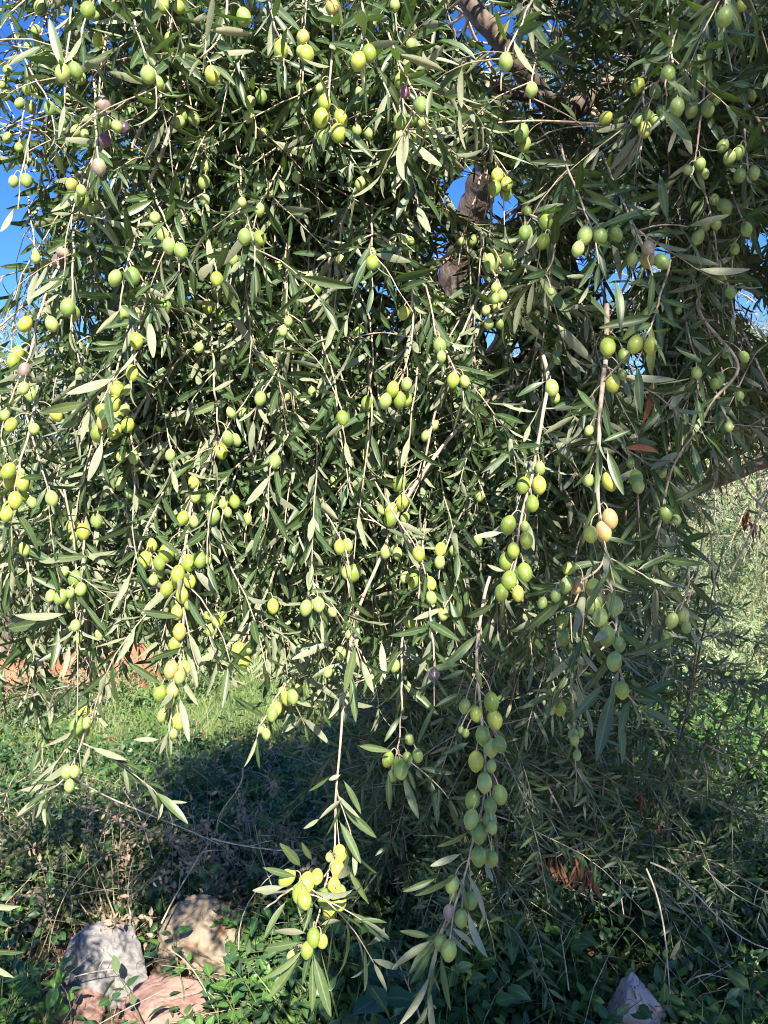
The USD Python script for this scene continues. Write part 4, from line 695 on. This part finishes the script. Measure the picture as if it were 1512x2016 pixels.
for px, d, lab in [(1410, 3.2, 'low rusty bramble in shade below the sunlit shrub'), (1530, 3.1, 'rusty bramble at the right edge'), (1290, 3.5, 'low brown bramble behind the dead twig')]:
    c = U(px, 1008, d); bush('bramble_bush', lab, 'bramble', c, .34, .3, 22, .032, .6, 'ovate', 'bramble_leaf', spacing=.032, sides=5, lean=1.1, sag=.16)
for px, d, h, n, lab, mt in [(20, 5.45, .34, 14, 'dry scrub in front of the red earth bank at the left edge', 'bramble_leaf'), (125, 5.6, .42, 16, 'green scrub splitting the red earth bank in two', 'shrub_leaf'), (45, 5.3, .3, 14, 'thin green scrub before the left part of the red earth bank', 'shrub_leaf'), (215, 5.35, .26, 12, 'low weeds before the right part of the red earth bank', 'bright_leaf'), (330, 5.9, .5, 20, 'green scrub where the red earth bank ends', 'bright_leaf'), (60, 7.6, .8, 22, 'olive coloured scrub above the red earth bank at the left', 'far_leaf'), (200, 7.4, .8, 22, 'light green scrub above the middle of the red earth bank', 'bright_leaf'), (360, 7.8, .9, 22, 'scrub behind the right end of the red earth bank', 'far_leaf'), (480, 8.5, .9, 22, 'sunlit scrub beyond the grass left of the long bare branch', 'far_leaf')]:
    c = U(px, 1008, d); bush('wild_scrub', lab, 'scrub', c, .42, h, n, .035, .5, 'ovate', mt, spacing=.035, sides=6, lean=.9, sag=.06)
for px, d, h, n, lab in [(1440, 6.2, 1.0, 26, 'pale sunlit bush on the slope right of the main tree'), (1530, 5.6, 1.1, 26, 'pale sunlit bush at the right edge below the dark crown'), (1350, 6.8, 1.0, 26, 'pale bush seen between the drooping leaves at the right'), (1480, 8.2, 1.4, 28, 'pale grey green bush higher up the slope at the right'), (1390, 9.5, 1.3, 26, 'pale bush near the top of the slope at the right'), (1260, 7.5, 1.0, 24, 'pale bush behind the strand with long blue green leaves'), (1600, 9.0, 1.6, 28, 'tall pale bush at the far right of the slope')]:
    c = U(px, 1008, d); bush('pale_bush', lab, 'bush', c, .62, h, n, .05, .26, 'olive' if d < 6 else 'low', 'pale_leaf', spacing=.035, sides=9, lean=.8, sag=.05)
# single big leaved plants at the bottom
def leafy(name, label, px, d, h, n, L, ratio, mat, prof='ovate', x_sp=.12):
    c = U(px, 1008, d); o = np.array([c[0], c[1], gz(c[0], c[1])]); t = thing(name, label, 'plant', o)
    for i in range(n):
        x, y = o[0] + rng.normal(0, x_sp), o[1] + rng.normal(0, .08)
        q = stem_curve((x, y, gz(x, y) - .02), (rng.normal(0, .3), -.15 + rng.normal(0, .2), 1), h * rng.uniform(.6, 1.1), 9, sag=.04, wob=.05)
        part('stem', O(tube(q, np.linspace(.0035, .0015, 9), 5), o), 'green_stem', t, smooth=True)
        r = Rows(); leaf_up(r, q, h / 5, L, ratio, 62, .25, 2, up=1.0, bendm=.5, jitter=.3)
        for row in r.r:
            for j in range(len(row[0])):
                lv, lf, luv = leaves(*(row[k][j:j + 1] for k in range(7)), prof, row[7][j:j + 1], 5)
                part('leaf', O((lv, lf), o), mat, t, smooth=True, uv=luv)
solid_look('green_stem', [(0.3, (0.08, 0.12, 0.04)), (0.7, (0.16, 0.2, 0.08))], scale=40, rough=.6, dist=.001)
leafy('broad_leaved_plant', 'dark broad leaved plant standing between the two lowest olive strands', 715, 2.05, .46, 7, .085, .68, 'dark_leaf')
leafy('broad_leaved_plant', 'bluish green broad leaved plant below the bottom olive bunch', 650, 2.15, .34, 4, .075, .7, 'dark_leaf')
leafy('nettle', 'bright green nettle like plant in the bottom right corner', 1420, 2.12, .26, 7, .09, .42, 'shrub_leaf', x_sp=.1)
leafy('nettle', 'green weed with long leaves right of the mauve grey stone', 1330, 2.3, .26, 6, .075, .42, 'shrub_leaf', x_sp=.1)

# ------------------------------------------------------------------ scattered cover
def cover(name, protos, label, cat, pts, scale, tilt=.25):
    """protos: list of lists of (part name, mesh, uv, material)."""
    pi = UsdGeom.PointInstancer.Define(stage, numbered('/World/' + name)); path = str(pi.GetPath())
    key(pi.GetPrim(), label=label, category=cat, kind='stuff'); rel = pi.CreatePrototypesRel()
    for k, pr in enumerate(protos):
        x = UsdGeom.Xform.Define(stage, f'{path}/plant_{k:03d}'); rel.AddTarget(x.GetPath())
        for nm, mesh, uv, mat in pr: part(nm, mesh, mat, x.GetPrim(), smooth=True, uv=uv)
    n = len(pts); ang = rng.random(n) * 6.283; ta = rng.normal(0, tilt, (n, 2)) * .5
    qz = np.stack([np.cos(ang / 2), 0 * ang, 0 * ang, np.sin(ang / 2)], -1); qt = unit(np.stack([np.ones(n), ta[:, 0], ta[:, 1], 0 * ang], -1))
    w1, x1, y1, z1 = qt.T; w2, x2, y2, z2 = qz.T
    Q = np.stack([w1*w2-x1*x2-y1*y2-z1*z2, w1*x2+x1*w2+y1*z2-z1*y2, w1*y2-x1*z2+y1*w2+z1*x2, w1*z2+x1*y2-y1*x2+z1*w2], -1)
    pi.CreatePositionsAttr(Vt.Vec3fArray.FromNumpy(np.asarray(pts, np.float32)))
    pi.CreateOrientationsAttr(Vt.QuathArray([Gf.Quath(*map(float, q)) for q in Q]))
    sc = rng.uniform(*scale, n)
    pi.CreateScalesAttr(Vt.Vec3fArray.FromNumpy(np.stack([sc] * 3, -1).astype(np.float32)))
    pi.CreateProtoIndicesAttr(Vt.IntArray.FromNumpy(rng.integers(0, len(protos), n).astype(np.int32)))
def sprig(h, ns, L, ratio, prof, mat, spacing, stem_mat='green_stem', lean=.5, spread=65, across=3, sag=.05):
    r, st = Rows(), []
    for _ in range(ns):
        q = stem_curve((rng.normal(0, .03), rng.normal(0, .03), -.01), (rng.normal(0, lean), rng.normal(0, lean), 1), h * rng.uniform(.7, 1.2), 7, sag=sag, wob=.1)
        st.append(tube(q, np.linspace(.002, .0008, 7), 3)); leaf_up(r, q, spacing, L, ratio, spread, .15, 2, up=1.0)
    ms, uv = r.mesh(prof, across); return [('stems', join(st), None, stem_mat), ('leaves', ms, uv, mat)]
def tuft(n, h, w, mat, spread=.4, bend=.9):
    D = np.stack([rng.normal(0, spread, n), rng.normal(0, spread, n), np.ones(n)], -1); N = np.stack([rng.normal(size=n), rng.normal(size=n), .4 * np.ones(n)], -1)
    L = h * rng.uniform(.5, 1.2, n); v, f, uv = leaves(np.stack([rng.normal(0, .03, n), rng.normal(0, .03, n), -.01 * np.ones(n)], -1), D, -N, L, np.full(n, w), np.abs(rng.normal(bend * .5, .4, n)), np.full(n, .3), 'blade', None, 3)
    return [('blades', (v, f), uv, mat)]
def twiggy(n, ln):
    return [('twigs', join([tube(stem_curve((rng.normal(0, .05), rng.normal(0, .05), 0), (rng.normal(0, 1), rng.normal(0, 1), .5), ln * rng.uniform(.5, 1.2), 6, .1, .15), np.linspace(.0013, .0006, 6), 3) for _ in range(n)]), None, 'dry_stem')]
def litter(n):
    P = np.stack([rng.normal(0, .09, n), rng.normal(0, .09, n), rng.uniform(.003, .02, n)], -1); D = np.stack([rng.normal(size=n), rng.normal(size=n), rng.normal(0, .25, n)], -1)
    L = rng.uniform(.035, .065, n); v, f, uv = leaves(P, D, rng.normal(0, .5, (n, 3)) + [0, 0, 1], L, L * rng.uniform(.17, .4, n), rng.normal(0, .5, n), rng.uniform(0, .6, n), 'low', rng.normal(0, .5, n))
    return [('leaves', (v, f), uv, 'dead_leaf')]
def scatter(n, x0, x1, y0, y1, keepf=None):
    """Points in a fan in front of the viewer: x0, x1 are slopes x/y."""
    y = np.sqrt(rng.uniform(y0 ** 2, y1 ** 2, n)); x = rng.uniform(x0, x1, n) * y
    if keepf is not None:
        k = keepf(x, y); x, y = x[k], y[k]
    k = np.ones(len(x), bool)
    for a, b, r in STONES:                                # weeds stand round the stones, not on them, and are trodden low in front
        k &= ~((np.abs(x - a * y / b) < r * .85) & (y > b - .42) & (y < b + r) & (rng.random(len(x)) < .93))
    x, y = x[k], y[k]
    return np.stack([x, y, ground_z(x, y)], -1)
pnoise = lambda x, y, s, seed: meshkit.noise(np.stack([x * s, y * s, 0 * x], -1), seed)
near_pl = [sprig(.17, 4, .034, .6, 'ovate', 'shrub_leaf', .03), sprig(.2, 4, .04, .5, 'ovate', 'bright_leaf', .035), sprig(.14, 5, .03, .75, 'ovate', 'shrub_leaf', .026), sprig(.22, 3, .05, .42, 'ovate', 'shrub_leaf', .036), sprig(.16, 4, .045, .7, 'ovate', 'dark_leaf', .035)]
cover('undergrowth', near_pl, 'thick low green weeds covering the shaded ground', 'weeds', scatter(4200, -.62, .62, 1.9, 4.6, lambda x, y: (pnoise(x, y, 1.9, 3) + .25 * pnoise(x, y, 6, 5) > .40) | ((x > .35) & (y < 2.7))), (.85, 1.55))
cover('grass', [tuft(26, .2, .004, 'grass_blade', .45), tuft(20, .28, .005, 'grass_blade', .5), tuft(16, .24, .004, 'dry_grass_blade', .6)], 'fine grass between the weeds below the tree', 'grass', scatter(520, -.62, .62, 1.9, 5.2, lambda x, y: pnoise(x, y, 2.2, 13) > .45), (.6, 1.3))
cover('dry_twigs', [twiggy(9, .3), twiggy(7, .42)], 'tangle of fine dry twigs lying in the weeds', 'twigs', scatter(520, -.62, .62, 2.0, 4.4), (.7, 1.5))
cover('leaf_litter', [litter(16), litter(22)], 'rust brown fallen leaves on the ground', 'leaf litter', scatter(900, -.62, .62, 1.9, 5.0), (.8, 1.2))
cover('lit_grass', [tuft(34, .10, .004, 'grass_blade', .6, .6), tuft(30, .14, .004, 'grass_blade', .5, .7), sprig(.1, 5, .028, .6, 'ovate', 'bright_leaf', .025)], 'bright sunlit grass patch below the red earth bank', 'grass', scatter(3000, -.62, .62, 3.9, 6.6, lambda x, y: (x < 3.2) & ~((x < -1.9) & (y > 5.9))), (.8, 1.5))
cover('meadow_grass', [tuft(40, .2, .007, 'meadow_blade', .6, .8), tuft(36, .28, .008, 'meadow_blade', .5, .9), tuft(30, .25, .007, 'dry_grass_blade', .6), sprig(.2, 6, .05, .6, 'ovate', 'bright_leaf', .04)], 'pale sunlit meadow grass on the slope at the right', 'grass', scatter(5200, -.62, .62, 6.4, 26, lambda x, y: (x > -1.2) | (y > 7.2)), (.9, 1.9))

# ------------------------------------------------------------------ dry stalks one by one
def stalk(label, pts, d0, d1, r=.0022):
    n = 12; q = U([a for a, b in pts], [b for a, b in pts], np.linspace(d0, d1, len(pts))); q = spline(q, n); o = q[0]
    t = thing('dry_stalk', label, 'stalk', o)
    part('stem', O(tube(q, np.linspace(r, r * .55, n), 5), o), 'dry_stem', t, smooth=True)
    for j in (4, 7, 9):
        w = stem_curve(q[j], rng.normal(size=3) + unit(q[-1] - q[0]) * 1.2, rng.uniform(.04, .1), 5, .02, .1); part('side_shoot', O(tube(w, np.linspace(r * .5, r * .3, 5), 4), o), 'dry_stem', t, smooth=True)
stalk('long straight pale stalk leaning right above the tan stone', [(318, 1818), (365, 1730), (418, 1652)], 2.35, 2.6, .0032)
stalk('thin bent stalk rising left of the long leaning stalk', [(265, 1828), (252, 1760), (262, 1690)], 2.4, 2.5)
stalk('pale stalk at the bottom between the broad leaved plant and the lowest strand', [(830, 2014), (795, 1920), (746, 1825)], 1.95, 2.1, .003)
stalk('long twig slanting down across the shaded scrub at the left', [(155, 1538), (260, 1590), (360, 1630), (432, 1662)], 2.7, 2.5, .003)
stalk('brown twig running level in front of the dark shrub', [(415, 1650), (500, 1668), (600, 1675)], 2.5, 2.5, .003)
stalk('curved dry stalk hanging between two shaded shrubs', [(478, 1512), (470, 1550), (432, 1605), (428, 1640)], 2.6, 2.6)
stalk('long grey stalk arching down to the lower right edge', [(1280, 1698), (1370, 1760), (1440, 1830), (1512, 1868)], 2.3, 2.2, .003)
stalk('pale stalk dropping straight through the green weeds at the right', [(1272, 1710), (1300, 1790), (1312, 1870), (1322, 1995)], 2.25, 2.1, .003)
stalk('slanting stalk at the right edge below the rusty bramble', [(1384, 1705), (1440, 1755), (1512, 1792)], 2.5, 2.3)
stalk('curved bare root like stalk beside the mauve grey stone', [(1342, 1972), (1350, 1938), (1375, 1922), (1402, 1916)], 2.2, 2.25, .003)
stalk('thin pale stalk rising out of the dark bush', [(1120, 1950), (1112, 1890), (1104, 1840)], 2.1, 2.15)
stalk('broken grey stalk lying across the bottom left weeds', [(60, 1960), (140, 1925), (222, 1908)], 2.15, 2.2)

for lab, pts, d0, d1, r in [('thin dry stalk leaning left beside the evergreen scrub', [(300, 1690), (270, 1600), (235, 1545)], 2.7, 2.8, .002),
  ('pale fork of dry stem in front of the shaded scrub', [(560, 1800), (520, 1700), (500, 1610)], 2.4, 2.6, .002), ('dry stem curving over the dark scrub behind the bottom olive bunch', [(470, 1870), (500, 1760), (580, 1690), (640, 1660)], 2.3, 2.6, .002),
  ('fine grey stem rising at the left between bramble and stones', [(95, 1880), (120, 1780), (170, 1700)], 2.4, 2.6, .0018), ('dry stem lying over the tan stone', [(330, 1870), (372, 1900), (420, 1985)], 2.25, 2.1, .002),
  ('thin dry stem crossing in front of the dark bush', [(870, 1880), (960, 1800), (1040, 1690)], 2.15, 2.3, .0016), ('upright dry stem right of the dead leaves', [(1228, 1800), (1222, 1700), (1236, 1620)], 2.4, 2.45, .0018)]:
    stalk(lab, pts, d0, d1, r)

# ------------------------------------------------------------------ other olive trees
def far_tree_meshes(seed, h, rad, nsp, leafL, lean=0.0):
    r2 = np.random.default_rng(seed); bk, lm, tws = [], [], []
    tpt = spline([(0, 0, -.2), (.06, .03, h * .18), (lean * .4, .08, h * .36)], 10); bk.append(tube(tpt, np.linspace(.17, .1, 10), 9))
    ends = []
    for i in range(7):
        a = i * .9 + r2.random(); e = np.array([rad * .62 * math.cos(a) + lean, rad * .62 * math.sin(a), h * r2.uniform(.55, .9)])
        q = spline([tpt[-1], tpt[-1] * .5 + e * .5 + [0, 0, .12 * h], e], 9); lm.append(tube(q, np.linspace(.065, .015, 9), 6)); ends.append(q)
    rws = Rows(); cen = np.array([lean, 0, h * .62])
    for i in range(nsp):
        u = unit(r2.normal(size=3)); u[2] = u[2] * .9
        rr = r2.uniform(.45, 1.0) ** .6
        p = cen + u * rr * np.array([rad, rad, h * .40]) * (1 + .35 * (meshkit.noise(u * 2.3 + seed, seed) - .5))
        if meshkit.noise(p * 1.7, seed + 3) < .36 or p[2] < h * .2: continue
        q = stem_curve(p, u * .7 + np.array([0, 0, -.35]) + r2.normal(size=3) * .4, r2.uniform(.25, .5), 6, .12, .1)
        tws.append(tube(q, np.linspace(.005, .002, 6), 3)); leaf_up(rws, q, .05, leafL, .2, 52, .05, 2, up=.6, jitter=.5)
    ms, uv = rws.mesh('low'); return bk[0], lm, join(tws), ms, uv
TREES = {}
def far_tree(kind, label, x, y, rot, sc, z=None):
    if kind not in TREES:
        o = (x, y, gz(x, y) if z is None else z); t = thing('background_tree', label, 'tree', o, None)
        bk, lm, tws, ms, uv = KINDS[kind]
        part('trunk', bk, 'bark', t, smooth=True); [part('limb', q, 'bark', t, smooth=True) for q in lm]; part('twigs', tws, 'twig', t, smooth=True, kind='stuff'); part('crown', ms, 'far_leaf', t, smooth=True, uv=uv); TREES[kind] = t
        UsdGeom.Xformable(t).AddRotateZOp().Set(rot); UsdGeom.Xformable(t).AddScaleOp().Set(Gf.Vec3f(sc, sc, sc)); return
    t = thing('background_tree', label, 'tree', (x, y, gz(x, y) if z is None else z))
    # parts come by reference from the first tree of the kind; its own place is authored here
    UsdGeom.Xformable(t).AddRotateZOp().Set(rot); UsdGeom.Xformable(t).AddScaleOp().Set(Gf.Vec3f(sc, sc, sc))
    t.GetReferences().AddInternalReference(TREES[kind].GetPath()); t.SetInstanceable(True)
KINDS = {'a': far_tree_meshes(5, 3.6, 1.55, 420, .09), 'b': far_tree_meshes(9, 4.2, 1.9, 420, .10)}
far_tree('a', 'grey green olive tree at the left edge against the sky', -3.35, 6.6, 20, .8)
far_tree('b', 'dark olive tree with drooping crown at the right edge behind the main tree', 3.15, 5.6, 100, .92)
far_tree('b', 'olive tree standing behind the red earth bank', -4.2, 10.5, 200, .95)
far_tree('a', 'olive tree far behind the middle of the main tree', -.6, 11.5, 75, 1.0)
far_tree('a', 'olive tree on the meadow behind the trunk', 1.9, 12.5, 160, 1.0)
far_tree('b', 'olive tree on the meadow slope at the far right', 7.6, 15.5, 10, 1.0)
far_tree('b', 'hazy olive tree at the top of the slope left of the trunk', -2.2, 20, 310, 1.1)
far_tree('a', 'olive tree at the top of the slope behind the trunk', 3.4, 23, 250, 1.15)
far_tree('a', 'far olive tree at the left edge beyond the nearer one', -8.2, 17, 130, 1.2)
far_tree('b', 'far olive tree at the top of the meadow at the right', 11.5, 26, 60, 1.2)
far_tree('a', 'pale olive tree with sunlit leaves at the right edge above the slope', 4.35, 8.2, 45, .95)
far_tree('b', 'olive tree filling the gap right of the trunk behind the crown', 3.6, 10.8, 215, 1.0)
far_tree('a', 'olive tree beyond the right edge of the crown', 6.1, 11.5, 290, 1.15)
# the olive tree beside the viewer, outside the picture, that shades the right hand side
NB = np.array([2.6, -1.9, 0.0]); nb = thing('neighbour_olive_tree', 'olive tree beside the viewer, outside the picture, shading its right side', 'olive tree', NB)
bk = [tube(spline([(2.6, -1.9, -.2), (2.55, -1.85, .9), (2.4, -1.8, 1.8)], 10), np.linspace(.2, .12, 10), 10)]
rws = Rows(); lm, tws = [], []
for e in [(.6, -1.3, 2.4), (.9, -1.5, 3.6), (1.5, -1.0, 2.7), (1.8, -1.4, 3.9), (3.4, -2.2, 3.3)]: lm.append(tube(spline([(2.4, -1.8, 1.8), (2.2 + .2 * (e[0] - 2), -1.7, e[2] * .55 + 1.2), e], 12), np.linspace(.07, .015, 12), 7))
for x0, x1, y0, y1, z0, z1, n in [(.40, .8, -1.7, -1.0, 2.2, 3.0, 290), (.6, 1.3, -1.8, -.9, 2.25, 3.0, 200), (.80, 2.3, -1.9, -.9, 2.25, 3.6, 500), (.63, 2.3, -1.9, -.9, 3.55, 4.5, 470)]:
    for _ in range(n):
        q = stem_curve((rng.uniform(x0 + .1, x1), rng.uniform(y0, y1), rng.uniform(z0, z1)), (rng.normal(-.1, .7), rng.normal(0, .6), rng.normal(-.4, .5)), rng.uniform(.15, .3), 6, .1, .1)
        if q[:, 0].min() < x0 - .02: continue
        tws.append(tube(q, np.linspace(.003, .001, 6), 3)); leaf_up(rws, q, .024, .085, .22, 52, .05, 2, up=.3, jitter=.6)
part('trunk', O(bk[0], NB), 'bark', nb, smooth=True); [part('limb', O(q, NB), 'bark', nb, smooth=True) for q in lm]; part('twigs', O(join(tws), NB), 'twig', nb, smooth=True, kind='stuff'); ms, uv = rws.mesh('low'); part('crown', O(ms, NB), 'olive_leaf', nb, smooth=True, uv=uv)
